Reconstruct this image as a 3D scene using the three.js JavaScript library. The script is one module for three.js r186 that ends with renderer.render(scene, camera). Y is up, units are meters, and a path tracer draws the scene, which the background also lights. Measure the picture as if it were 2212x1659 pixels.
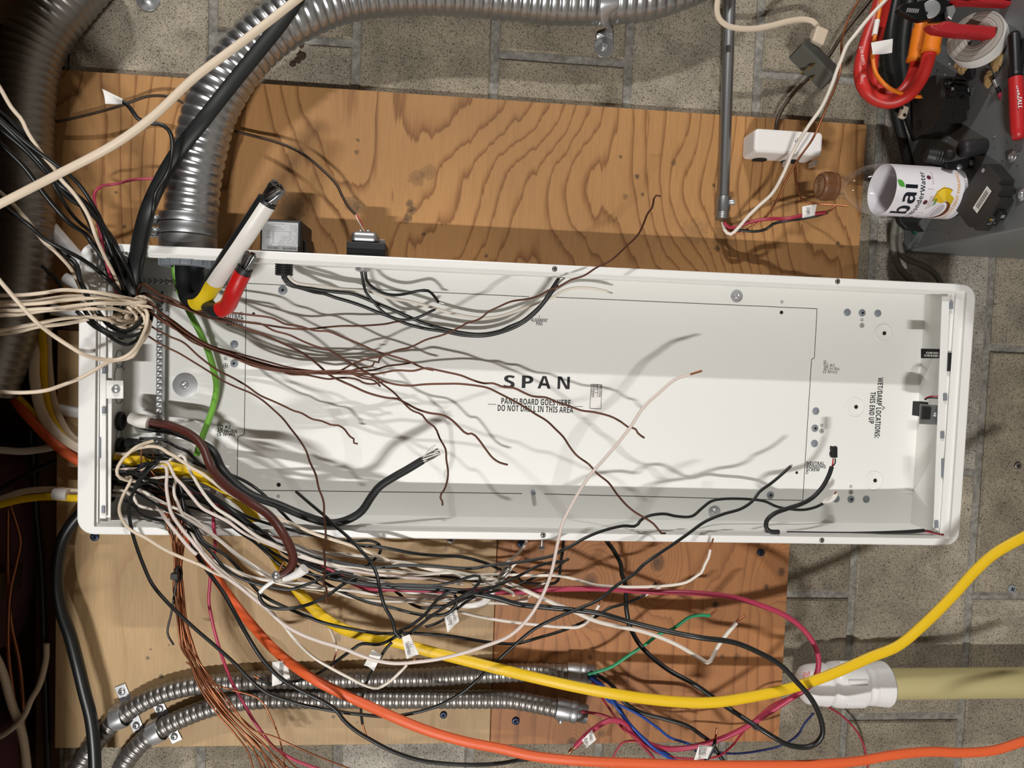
import * as THREE from 'three';
import { RoundedBoxGeometry } from 'three/addons/geometries/RoundedBoxGeometry.js';
import { FontLoader } from 'three/addons/loaders/FontLoader.js';
import { TextGeometry } from 'three/addons/geometries/TextGeometry.js';
import { RectAreaLightUniformsLib } from 'three/addons/lights/RectAreaLightUniformsLib.js';
import { mergeGeometries } from 'three/addons/utils/BufferGeometryUtils.js';

// ---------- camera, lamps, exposure ----------
const CY = 1.481, D0 = 1.12, FPX = 1600;           // lens height above the floor, lens to block wall, focal length in pixels of the 2212 px frame
const scene = new THREE.Scene();
scene.background = new THREE.Color(0x020202);
const camera = new THREE.PerspectiveCamera(2 * Math.atan(829.5 / FPX) * 180 / Math.PI, 2212 / 1659, 0.02, 30);
camera.position.set(0, CY, D0);
camera.up.set(0.9981, 0.0325, -0.053);              // the camera was held turned a quarter: the ceiling lies at the left of the picture
camera.lookAt(-0.0498, CY - 0.0924, D0 - 0.9945);
const renderer = new THREE.WebGLRenderer({ antialias: true });
renderer.toneMapping = THREE.LinearToneMapping;
renderer.toneMappingExposure = 1.02;
renderer.shadowMap.enabled = true;
const LAMPS = [                                      // upright LED work lamps hung under the joists: position, candela towards the wall
  [[-1.62, CY + 0.39, 2.90], 23, 'upright white LED lamp stick hanging from the joist over the room middle'],
  [[2.86, CY + 0.39, 2.06], 21, 'upright white LED lamp stick hanging from the joist beside the end wall'],
];
const LAMP_W = 0.05, LAMP_H = 0.44;
const LAMP_COL = new THREE.Color(1.0, 0.984, 0.96);
RectAreaLightUniformsLib.init();

// ---------- helpers ----------
const V3 = (x, y, z) => new THREE.Vector3(x, y, z);
const RM = [[0.9952, 0.0325, 0.0924], [-0.0373, 0.9981, 0.0498], [-0.0906, -0.053, 0.9945]];
function ray(px, py) {
  const a = (px - 1106) / FPX, b = (py - 829.5) / FPX;
  return RM.map(r => r[0] * a + r[1] * b + r[2]);
}
const P = (u, v, w) => V3(-v, CY - u, w);            // wall coordinates: u down the wall, v across it, w out of it
function uv(px, py, w) { const d = ray(px, py), t = (D0 - w) / d[2]; return [d[0] * t, d[1] * t]; }
function at(px, py, w) { const q = uv(px, py, w); return P(q[0], q[1], w); }
function vwAtU(px, py, u) { const d = ray(px, py), t = u / d[0]; return [d[1] * t, D0 - d[2] * t]; }
const mm = n => n / 1000;
let seed = 12345;
const rnd = () => { seed = (seed * 1664525 + 1013904223) >>> 0; return seed / 4294967296; };
const rr = (a, b) => a + (b - a) * rnd();
const names = {};
function numbered(n) { const k = names[n] = (names[n] ?? -1) + 1; return k ? n + '_' + String(k).padStart(3, '0') : n; }
function std(color, roughness = 0.6, metalness = 0, extra = {}) {
  return new THREE.MeshPhysicalMaterial({ color, roughness, metalness, ...extra });
}
function mesh(name, geo, mat, parent) {
  const m = new THREE.Mesh(geo, mat); m.name = name; m.castShadow = m.receiveShadow = true;
  if (parent) parent.add(m);
  return m;
}
function meta(o, label, category, group, kind) {
  if (label) o.userData.label = label;
  if (category) o.userData.category = category;
  if (group) o.userData.group = group;
  if (kind) o.userData.kind = kind;
  return o;
}
// a thing: group whose base is set by settle() to the foot of what was built in it (parts are built in world coordinates)
function thing(name, label, category, group) {
  const g = new THREE.Group(); g.name = numbered(name); scene.add(g);
  return meta(g, label, category, group);
}
function settle(g) {
  g.updateMatrixWorld(true);
  const b = new THREE.Box3().setFromObject(g), c = b.getCenter(V3(0, 0, 0));
  const base = V3(c.x, b.min.y, c.z), seen = new Set();
  g.position.copy(base);
  const walk = (o, m) => {
    if (o.isMesh && o !== g) {
      if (o.userData.placed) { o.position.sub(base); return; }
      if (!seen.has(o.geometry)) { o.geometry.translate(-base.x, -base.y, -base.z); seen.add(o.geometry); }
    }
    for (const c2 of o.children) walk(c2);
  };
  for (const c2 of g.children) walk(c2);
  return g;
}
function single(name, geo, mat, label, category, group) {
  const m = mesh(numbered(name), geo, mat); scene.add(m);
  geo.computeBoundingBox(); const b = geo.boundingBox, c = b.getCenter(V3(0, 0, 0)); const base = V3(c.x, b.min.y, c.z);
  geo.translate(-base.x, -base.y, -base.z); m.position.copy(base);
  return meta(m, label, category, group);
}
function struct(name, geo, mat, label) {
  const m = mesh(name, geo, mat); scene.add(m); m.userData.kind = 'structure';
  if (label) m.userData.label = label;
  return m;
}
const merge = gs => mergeGeometries(gs.map(g => { const q = g.index ? g.toNonIndexed() : g; for (const k of Object.keys(q.attributes)) if (!['position', 'normal', 'uv'].includes(k)) q.deleteAttribute(k); return q; }));
// swept tube with round or flat section
function tube(pts, r, o = {}) {
  const [ra, rb] = Array.isArray(r) ? r : [r, r];
  const flat = ra !== rb || o.a0 !== undefined;
  const curve = new THREE.CatmullRomCurve3(pts, false, 'centripetal');
  let L = 0; for (let i = 1; i < pts.length; i++) L += pts[i].distanceTo(pts[i - 1]);
  const n = o.n || Math.max(6, Math.min(420, Math.ceil(L / (o.step || 0.007))));
  curve.arcLengthDivisions = Math.max(200, n * 2);
  const c = curve.getSpacedPoints(n), k = o.k || 8, full = o.a0 === undefined;
  const kk = full ? k : k + 1, a0 = o.a0 ?? 0, da = full ? 2 * Math.PI / k : (o.a1 - o.a0) / k;
  const pos = [], idx = [], T = V3(0, 0, 0), N = V3(0, 0, 0), B = V3(0, 0, 0), Z = V3(0, 0, 1);
  let prev = null;
  for (let i = 0; i <= n; i++) {
    T.subVectors(c[Math.min(n, i + 1)], c[Math.max(0, i - 1)]).normalize();
    if (!prev) { N.copy(Z).addScaledVector(T, -T.z); if (N.length() < 0.2) N.set(0, 1, 0).addScaledVector(T, -T.y); }
    else if (flat) { N.copy(Z).addScaledVector(T, -T.z).addScaledVector(prev, 0.35); N.addScaledVector(T, -N.dot(T)); }
    else N.copy(prev).addScaledVector(T, -prev.dot(T));
    N.normalize(); prev = N.clone(); B.crossVectors(T, N);
    const s = o.rf ? o.rf(i / n, i / n * L) : 1, tw = o.twist ? o.twist(i / n) : 0;
    for (let j = 0; j < kk; j++) {
      const a = a0 + j * da + tw * 0, x = Math.cos(a) * ra * s, y = Math.sin(a) * rb * s;
      const ct = Math.cos(tw), st = Math.sin(tw), X = x * ct - y * st, Y = x * st + y * ct;
      pos.push(c[i].x + B.x * X + N.x * Y, c[i].y + B.y * X + N.y * Y, c[i].z + B.z * X + N.z * Y);
    }
  }
  for (let i = 0; i < n; i++) for (let j = 0; j < (full ? k : k); j++) {
    const a = i * kk + j, b = i * kk + (j + 1) % kk, d = a + kk, e = b + kk;
    idx.push(a, d, b, b, d, e);
  }
  if (full && !o.open) for (const e of [0, n]) {
    const c0 = pos.length / 3; pos.push(c[e].x, c[e].y, c[e].z);
    for (let j = 0; j < k; j++) pos.push(...pos.slice((e * kk + j) * 3, (e * kk + j) * 3 + 3));
    for (let j = 0; j < k; j++) e ? idx.push(c0, c0 + 1 + j, c0 + 1 + (j + 1) % k) : idx.push(c0, c0 + 1 + (j + 1) % k, c0 + 1 + j);
  }
  const g = new THREE.BufferGeometry();
  g.setAttribute('position', new THREE.Float32BufferAttribute(pos, 3));
  g.setIndex(idx); g.computeVertexNormals();
  return g;
}
// points of a stretch of a swept run
function stretch(pts, f0, f1, n = 8) { const c = new THREE.CatmullRomCurve3(pts, false, 'centripetal'), o = []; for (let i = 0; i <= n; i++) o.push(c.getPointAt(f0 + (f1 - f0) * i / n)); return o; }
// box between two corners in wall coordinates, rounded
function wbox(u0, u1, v0, v1, w0, w1, rad = 0) {
  const a = P(u0, v0, w0), b = P(u1, v1, w1), s = V3(Math.abs(b.x - a.x), Math.abs(b.y - a.y), Math.abs(b.z - a.z));
  const g = rad ? new RoundedBoxGeometry(s.x, s.y, s.z, 2, rad) : new THREE.BoxGeometry(s.x, s.y, s.z);
  g.translate((a.x + b.x) / 2, (a.y + b.y) / 2, (a.z + b.z) / 2);
  return g;
}
// plate: outline in wall coordinates (u,v), from w0 to w1, with a small bevel
function plate(uvs, w0, w1, bev = 0, holes = []) {
  const sh = new THREE.Shape(uvs.map(([u, v]) => new THREE.Vector2(-v, CY - u)));
  for (const h of holes) sh.holes.push(new THREE.Path(h.map(([u, v]) => new THREE.Vector2(-v, CY - u))));
  const g = new THREE.ExtrudeGeometry(sh, { depth: w1 - w0 - 2 * bev, bevelEnabled: bev > 0, bevelThickness: bev, bevelSize: bev, bevelOffset: -bev, bevelSegments: bev > 0.001 ? 2 : 1, curveSegments: 6 });
  g.translate(0, 0, w0 + bev);
  return g;
}
function rrect(u0, u1, v0, v1, r, n = 6) {
  const o = [];
  for (const [cu, cv, a] of [[u1 - r, v1 - r, 0], [u0 + r, v1 - r, 1], [u0 + r, v0 + r, 2], [u1 - r, v0 + r, 3]])
    for (let i = 0; i <= n; i++) { const t = (a + i / n) * Math.PI / 2; o.push([cu + r * Math.cos(t), cv + r * Math.sin(t)]); }
  return o;
}
// disc / stud lathed about the outward axis; profile [[radius, height]...]
function lathe(prof, pos, dir = V3(0, 0, 1), seg = 20) {
  const g = new THREE.LatheGeometry(prof.map(([r, h]) => new THREE.Vector2(r, h)), seg);
  g.applyQuaternion(new THREE.Quaternion().setFromUnitVectors(V3(0, 1, 0), dir.clone().normalize()));
  g.translate(pos.x, pos.y, pos.z);
  return g;
}
// value noise
const H = new Float32Array(65536); for (let i = 0; i < 65536; i++) H[i] = rnd();
function vn(x, y) {
  const xi = Math.floor(x), yi = Math.floor(y), fx = x - xi, fy = y - yi, sx = fx * fx * (3 - 2 * fx), sy = fy * fy * (3 - 2 * fy);
  const h = (a, b) => H[((a & 255) << 8) | (b & 255)];
  return (h(xi, yi) * (1 - sx) + h(xi + 1, yi) * sx) * (1 - sy) + (h(xi, yi + 1) * (1 - sx) + h(xi + 1, yi + 1) * sx) * sy;
}
const fbm = (x, y, n = 4) => { let s = 0, a = 0.5, t = 0; for (let i = 0; i < n; i++) { s += a * vn(x, y); t += a; x = x * 2.03 + 17.1; y = y * 2.03 + 5.7; a *= 0.5; } return s / t; };
function dataTex(w, h, fn, srgb = true, wrap = true) {
  const d = new Uint8Array(w * h * 4);
  for (let y = 0; y < h; y++) for (let x = 0; x < w; x++) {
    const c = fn(x / w, y / h), i = (y * w + x) * 4;
    d[i] = Math.max(0, Math.min(255, c[0])); d[i + 1] = Math.max(0, Math.min(255, c[1])); d[i + 2] = Math.max(0, Math.min(255, c[2])); d[i + 3] = 255;
  }
  const t = new THREE.DataTexture(d, w, h, THREE.RGBAFormat);
  if (srgb) t.colorSpace = THREE.SRGBColorSpace;
  t.magFilter = THREE.LinearFilter; t.minFilter = THREE.LinearMipmapLinearFilter; t.generateMipmaps = true;
  if (wrap) t.wrapS = t.wrapT = THREE.RepeatWrapping;
  t.needsUpdate = true; return t;
}
function canvasTex(w, h, draw) {
  const c = document.createElement('canvas'); c.width = w; c.height = h; draw(c.getContext('2d'), w, h);
  const t = new THREE.CanvasTexture(c); t.colorSpace = THREE.SRGBColorSpace; t.magFilter = THREE.LinearFilter; return t;
}
const font = await new FontLoader().loadAsync('fonts/droid/droid_sans_bold.typeface.json');
const fontR = await new FontLoader().loadAsync('fonts/droid/droid_sans_regular.typeface.json');

// ---------- materials ----------
const lerp = (a, b, t) => a + (b - a) * t;
const blockCol = dataTex(1024, 1024, (x, y) => {
  const X = x * 1024, Y = y * 1024, wrapN = (s, o) => lerp(vn(x * s + o, y * s), vn((x - 1) * s + o, y * s), x * x * x);
  let n = fbm(X / 2.6, Y / 2.6, 2), m = fbm(X / 90, Y / 90, 3), f = vn(X / 1.7 + 40, Y / 1.7), p = n < 0.36 ? (0.36 - n) * 4.2 : 0;
  p = Math.min(1, p * 1.6 + (f < 0.16 ? 0.45 : 0));
  const l = 0.86 + 0.30 * (m - 0.5) + 0.16 * (f - 0.5);
  return [lerp(184, 92, p) * l, lerp(178, 84, p) * l, lerp(166, 72, p) * l];
});
const blockBump = dataTex(1024, 1024, (x, y) => {
  const X = x * 1024, Y = y * 1024, n = fbm(X / 2.6, Y / 2.6, 2), f = vn(X / 1.7 + 40, Y / 1.7);
  const v = 150 - (n < 0.36 ? (0.36 - n) * 520 : 0) + (f - 0.5) * 40 + (fbm(X / 60, Y / 60, 2) - 0.5) * 60; return [v, v, v];
}, false);
const blockMats = [0xffffff, 0xf2ece2, 0xe6dfd2, 0xd9d2c6, 0xf6f0e6].map((c, i) => {
  const t = blockCol.clone(), b = blockBump.clone();
  for (const q of [t, b]) { q.repeat.set(2.3, 2.3); q.offset.set(i * 0.37, i * 0.61); q.rotation = i % 2 ? Math.PI / 2 : 0; q.needsUpdate = true; }
  return std(c, 0.95, 0, { map: t, bumpMap: b, bumpScale: 0.0012 });
});
const mortarTex = dataTex(512, 512, (x, y) => {
  const n = fbm(x * 512 / 9, y * 512 / 9, 3), m = fbm(x * 20, y * 20, 3), l = 0.85 + 0.35 * (n - 0.5) + 0.3 * (m - 0.5);
  return [152 * l, 149 * l, 141 * l];
});
mortarTex.repeat.set(2, 2);
const M = {
  mortar: std(0xffffff, 0.95, 0, { map: mortarTex }),
  white: std(0xe8e8e5, 0.42, 0, { clearcoat: 0.15, clearcoatRoughness: 0.4 }),
  whiteIn: std(0xe6e6e2, 0.5),
  print: std(0x17171b, 0.6),
  steel: std(0xbcbec0, 0.32, 0.85),
  galv: std(0xa9acae, 0.38, 1),
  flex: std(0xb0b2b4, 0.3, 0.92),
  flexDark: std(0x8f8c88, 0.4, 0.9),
  zinc: std(0xc4c6c9, 0.34, 0.8),
  castAl: std(0xa6a8aa, 0.45, 1),
  nut: std(0x7d838a, 0.5),
  blackPl: std(0x151617, 0.5),
  hole: std(0x0a0a0a, 0.8),
  black: std(0x131616, 0.38, 0),
  blackThick: std(0x16191a, 0.5, 0),
  beige: std(0xd9c8b2, 0.45),
  whiteW: std(0xdfd6ca, 0.45),
  pinkW: std(0xd8c9c1, 0.42),
  copper: std(0xa2694a, 0.38, 0.9),
  copperDark: std(0x573527, 0.42, 0.7),
  green: std(0x6da63c, 0.42), greenW: std(0x1d8a5c, 0.4),
  yellow: std(0xe0b80c, 0.45), orange: std(0xd85c2c, 0.5), red: std(0x9c2238, 0.42), pinkRed: std(0xaa3350, 0.42),
  tapeRed: std(0xb81616, 0.35), tapeYellow: std(0xd9bb16, 0.45), tapeWhite: std(0xe4e0da, 0.4),
  blue: std(0x1b489c, 0.4), navy: std(0x13255a, 0.4), brown: std(0x4b2118, 0.45), brownSheath: std(0x3a2a1c, 0.5),
  strand: std(0xb9b7b0, 0.3, 1), strandAl: std(0x8f9092, 0.25, 1),
  tagWhite: std(0xe6e4e0, 0.6, 0, { side: THREE.DoubleSide }),
  plug: std(0x3a3a36, 0.55), cream: std(0xc9b9a4, 0.5), coverWhite: std(0xe8e6e3, 0.4),
  pvcCream: std(0xb3a878, 0.5), pvcWhite: std(0xe3e2e2, 0.35),
  redCable: std(0xc02a24, 0.42), orangePl: std(0xe07a14, 0.5), orangeW: std(0xe07a1c, 0.45),
  greyBox: std(0x6a6d6e, 0.42), paper: std(0xa98a5c, 0.8), ink: std(0x1b1b22, 0.6), screwBlue: std(0x1f2c46, 0.4, 0.5),
  insul: std(0x7a5055, 0.95), lumber: std(0x5d4128, 0.85), dark: std(0x1a1512, 0.9),
  joist: std(0x6e5233, 0.85), shell: std(0xb9b4ab, 0.95), floor: std(0xa19c94, 0.9),
};
// fir plywood: growth-ring contour lines, long across the wall (v), jagged
function plyTex(W, Hh, U, Vv, o) {
  return dataTex(W, Hh, (x, y) => {
    const u = x * U, v = y * Vv;
    const wv = fbm(u * 3 + 9, v * 3, 2);
    let h = o.rings * (fbm(u * o.fu + o.s, v * o.fv + o.s * 0.7 + 0.4 * wv, 3)) + u * o.lin;
    h += o.jag * (fbm(u * 70 + 3, v * 9, 2) - 0.5) + 0.10 * (vn(u * 400, v * 30) - 0.5);
    for (const [ku, kv, kr] of o.knots || []) { const d2 = (u - ku) ** 2 + ((v - kv) * 0.55) ** 2; h += 9 * Math.exp(-d2 / (kr * kr)); }
    const p = h - Math.floor(h); let d = p < o.thin ? 0 : p < 0.93 ? (p - o.thin) / (0.93 - o.thin) : (1 - p) / 0.07; d = d * d;
    const fine = vn(u * 900, v * 45) - 0.5, blot = fbm(u * 7 + 31, v * 5 + 2, 3) - 0.5;
    let k = 1 + 0.07 * fine + o.blot * blot;
    let c = o.base.map((b, i) => lerp(b, o.late[i], Math.min(1, d * o.con)) * k);
    for (const [ku, kv, kr] of o.knots || []) { const q = Math.hypot(u - ku, (v - kv) * 0.8) / kr; if (q < 0.42) c = c.map(z => z * lerp(0.5, 0.9, q / 0.42)); }
    for (const [su, sv, sr, sa] of o.stains || []) {
      const dx = u - su, dy = v - sv, q = Math.hypot(dx, dy) / sr + 0.7 * (fbm(u * 300, v * 300, 2) - 0.5);
      if (q < 1) { const f = 1 - 0.62 * sa * (1 - q * 0.6); c = c.map((z, i) => z * f + 12 * (1 - f)); }
    }
    return c;
  }, true, false);
}
// ---------- the room ----------
function planarUV(g, u0, u1, v0, v1) {
  const p = g.attributes.position, a = new Float32Array(p.count * 2);
  for (let i = 0; i < p.count; i++) { a[2 * i] = (CY - p.getY(i) - u0) / (u1 - u0); a[2 * i + 1] = (-p.getX(i) - v0) / (v1 - v0); }
  g.setAttribute('uv', new THREE.BufferAttribute(a, 2)); return g;
}
{
  const CO = 0.20285, U0 = -0.3455, BL = 0.4065, VL = -3.6, VR = 2.6, TOP = U0 - CO;
  const wall = struct('wall_back', wbox(TOP, CY, VL, VR, -0.2, -0.0045), M.mortar, 'grey concrete block wall with struck mortar joints');
  planarUV(wall.geometry, 0, 0.5, 0, 0.5);
  const geos = {};
  const blockGeo = (lu, lv) => geos[lu.toFixed(3) + '_' + lv.toFixed(3)] ??= (() => {
    const s = new THREE.Shape([[-1, -1], [1, -1], [1, 1], [-1, 1]].map(([a, b]) => new THREE.Vector2(a * lv / 2, b * lu / 2)));
    const g = new THREE.ExtrudeGeometry(s, { depth: 0.006, bevelEnabled: true, bevelThickness: 0.0025, bevelSize: 0.0025, bevelOffset: -0.0025, bevelSegments: 1, curveSegments: 1 });
    g.translate(0, 0, -0.0085); return g;
  })();
  let n = 0;
  for (let j = -1; j < 9; j++) {
    const ua = U0 + j * CO, off = (j & 1) ? 0.1755 : -0.027, k0 = Math.floor((VL - off) / BL);
    for (let k = k0; off + k * BL < VR; k++) {
      const va = Math.max(VL, off + k * BL), vb = Math.min(VR, off + (k + 1) * BL); if (vb - va < 0.05) continue;
      const b = mesh('block' + (n ? '_' + String(n).padStart(3, '0') : ''), blockGeo(CO - 0.0125, vb - va - 0.0125), blockMats[Math.floor(rnd() * 5)], wall); n++;
      b.position.copy(P(ua + CO / 2, (va + vb) / 2, rr(-0.0008, 0.0008)));
      b.rotation.z = Math.PI * (n & 1);
    }
  }
  struct('floor', wbox(CY, CY + 0.1, VL - 0.2, VR + 0.2, -0.2, 4.2), M.floor);
  struct('ceiling', wbox(-0.93, -0.86, VL - 0.2, VR + 0.2, -0.2, 4.2), M.joist);
  struct('wall_left', wbox(-0.86, CY, VR, VR + 0.2, -0.2, 4.2), M.shell);
  struct('wall_right', wbox(-0.86, CY, VL - 0.2, VL, -0.2, 4.2), M.shell);
  struct('wall_front', wbox(-0.86, CY, VL, VR, 4, 4.2), M.shell);
  struct('wall_rim', wbox(-0.86, -0.586, VL, VR, -0.2, -0.155), M.lumber, 'dark wooden rim board above the block wall');
  struct('trim_1', wbox(-0.586, TOP, VL, VR, -0.19, -0.012), M.lumber, 'wooden sill plate lying on the block wall');
  for (let k = 0; k < 15; k++) struct('trim_' + (k + 2), wbox(-0.86, -0.625, -3.3 + k * 0.406, -3.262 + k * 0.406, -0.155, 4), M.joist, 'wooden ceiling joist running out from the block wall');
  struct('trim_17', wbox(-0.86, -0.497, VL, VR, 0.285, 0.40), M.joist, 'dropped wooden beam running along the block wall');
  // plywood sheets
  const sheet = (name, label, u0, u1, v0, v1, tex, rough = 0.6) => {
    const g = plate([[u0, v0], [u1, v0], [u1, v1], [u0, v1]], 0.0005, 0.018, 0.0006);
    planarUV(g, u0, u1, v0, v1);
    return single(name, g, std(0xffffff, rough, 0, { map: tex }), label, 'plywood');
  };
  const sp = (px, py, r, a, u0, v0) => { const q = uv(px, py, 0.018); return [q[0] - u0, q[1] - v0, r, a]; };
  {
    const u0 = -0.5553, u1 = 0.634, v0 = -0.361, v1 = -0.02;
    const st = [[885, 440, .006, .7], [889, 455, .006, .7], [882, 470, .006, .7], [876, 478, .005, .6], [773, 302, .003, .7], [770, 328, .004, .6], [900, 385, .012, .4], [925, 372, .012, .35], [630, 450, .02, .45], [760, 440, .012, .5], [775, 450, .01, .5],
      [1340, 338, .003, .9], [1376, 381, .004, .9], [1388, 420, .003, .8], [1549, 536, .005, .9], [1455, 352, .005, .5], [1542, 400, .003, .9], [1350, 425, .005, .5], [915, 506, .003, .95], [1810, 525, .003, .95], [1700, 445, .01, .3], [1600, 490, .012, .4], [1500, 500, .02, .25], [1565, 515, .02, .3], [1050, 552, .003, .8], [250, 415, .002, .9], [268, 490, .003, .9]]
      .map(a => sp(...a, u0, v0));
    const t = plyTex(2048, 586, u1 - u0, v1 - v0, { rings: 24, fu: 2.9, fv: 1.7, s: 4.2, lin: 26, jag: 0.5, blot: 0.22, con: 0.85, thin: 0.62, base: [164, 121, 74], late: [112, 72, 36], stains: st });
    sheet('plywood_backboard', 'orange brown fir plywood with bold wavy grain between the big flexible conduit and the enclosure', u0, u1, v0, v1, t);
  }
  {
    const u0 = -0.5445, u1 = 0.0885, v0 = 0.0, v1 = 0.6065;
    const st = [[348, 1461, .004, .9], [319, 1421, .003, .8], [365, 1393, .0015, .8], [325, 1402, .002, .6], [727, 1377, .006, .4], [720, 1548, .003, .7], [845, 1420, .004, .4], [995, 1190, .003, .7], [963, 1185, .004, .4], [770, 1560, .002, .6]].map(a => sp(...a, u0, v0));
    const t = plyTex(1024, 980, u1 - u0, v1 - v0, { rings: 7, fu: 3.4, fv: 2.4, s: 11.3, lin: 2, jag: 0.35, blot: 0.2, con: 0.36, thin: 0.6, base: [172, 143, 103], late: [146, 112, 72], stains: st });
    sheet('plywood_backboard', 'pale birch plywood carrying the strapped flexible conduits', u0, u1, v0, v1, t);
  }
  {
    const u0 = 0.0895, u1 = 0.549, v0 = 0.0, v1 = 0.6095;
    const k = (px, py, r) => { const q = uv(px, py, 0.018); return [q[0] - u0, q[1] - v0, r]; };
    const st = [[1560, 1418, .004, .6], [1592, 1418, .006, .5], [1275, 1420, .004, .7], [1300, 1585, .006, .5], [1545, 1306, .006, .6]].map(a => sp(...a, u0, v0));
    const t = plyTex(1024, 1358, u1 - u0, v1 - v0, { rings: 10, fu: 4.5, fv: 1.1, s: 23.1, lin: 44, jag: 0.3, blot: 0.34, con: 0.55, thin: 0.5, base: [154, 104, 62], late: [106, 64, 34], stains: st,
      knots: [k(1420, 1215, 0.03), k(1275, 1260, 0.03), k(1688, 1235, 0.016), k(1655, 1268, 0.012), k(1235, 1605, 0.02), k(1545, 1306, 0.01)] });
    sheet('plywood_backboard', 'reddish brown knotty plywood at the capped white pipe fitting', u0, u1, v0, v1, t);
  }
  // pink insulation stuffed into the joist bays above the block wall
  for (let k = 0; k < 4; k++) {
    const g = new THREE.SphereGeometry(1, 28, 20), p = g.attributes.position;
    for (let i = 0; i < p.count; i++) {
      const x = p.getX(i), y = p.getY(i), z = p.getZ(i), f = 0.82 + 0.5 * fbm(x * 3 + k * 7 + 5, y * 3 + z * 2 + 9, 3);
      p.setXYZ(i, Math.sign(x) * Math.pow(Math.abs(x), 0.6) * 0.145 * f, Math.sign(y) * Math.pow(Math.abs(y), 0.7) * 0.10 * f, z * 0.06 * f);
    }
    g.computeVertexNormals(); g.translate(...P(-0.72, -0.476 + k * 0.406, -0.085).toArray());
    single('insulation_batt', g, M.insul, 'pink glass wool stuffed into the joist bay above the block wall', 'insulation', 'insulation in the joist bays');
  }
  // lamps
  for (const [pos, cd, label] of LAMPS) {
    const t = thing('work_lamp', label, 'lamp');
    const c = V3(...pos), aim = P(0.15, 0.07, 0.05), yaw = Math.atan2(aim.x - c.x, aim.z - c.z), top = CY + 0.625;
    const place = (g) => { g.rotateY(yaw); g.translate(c.x, c.y, c.z); return g; };
    const back = new RoundedBoxGeometry(LAMP_W + 0.012, LAMP_H + 0.02, 0.03, 2, 0.004); back.translate(0, 0, -0.018); mesh('housing', place(back), M.coverWhite, t);
    const face = new THREE.BoxGeometry(LAMP_W, LAMP_H, 0.002); mesh('diffuser', place(face), new THREE.MeshStandardMaterial({ color: 0xffffff, emissive: LAMP_COL, emissiveIntensity: 20 }), t);
    const hook = cyl0(V3(0, LAMP_H / 2, -0.018), V3(0, top - c.y + 0.002, -0.018), 0.003); mesh('hook', place(hook), M.steel, t);
    settle(t);
    const L = new THREE.RectAreaLight(LAMP_COL, cd / (LAMP_W * LAMP_H), LAMP_W, LAMP_H);
    L.position.set(c.x + Math.sin(yaw) * 0.004, c.y, c.z + Math.cos(yaw) * 0.004); L.lookAt(L.position.x + Math.sin(yaw), c.y, L.position.z + Math.cos(yaw)); L.castShadow = true;
    scene.add(L);
  }
}
function cyl0(a, b, r) { const g = new THREE.CylinderGeometry(r, r, a.distanceTo(b), 8); g.translate((a.x + b.x) / 2, (a.y + b.y) / 2, (a.z + b.z) / 2); return g; }

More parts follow.
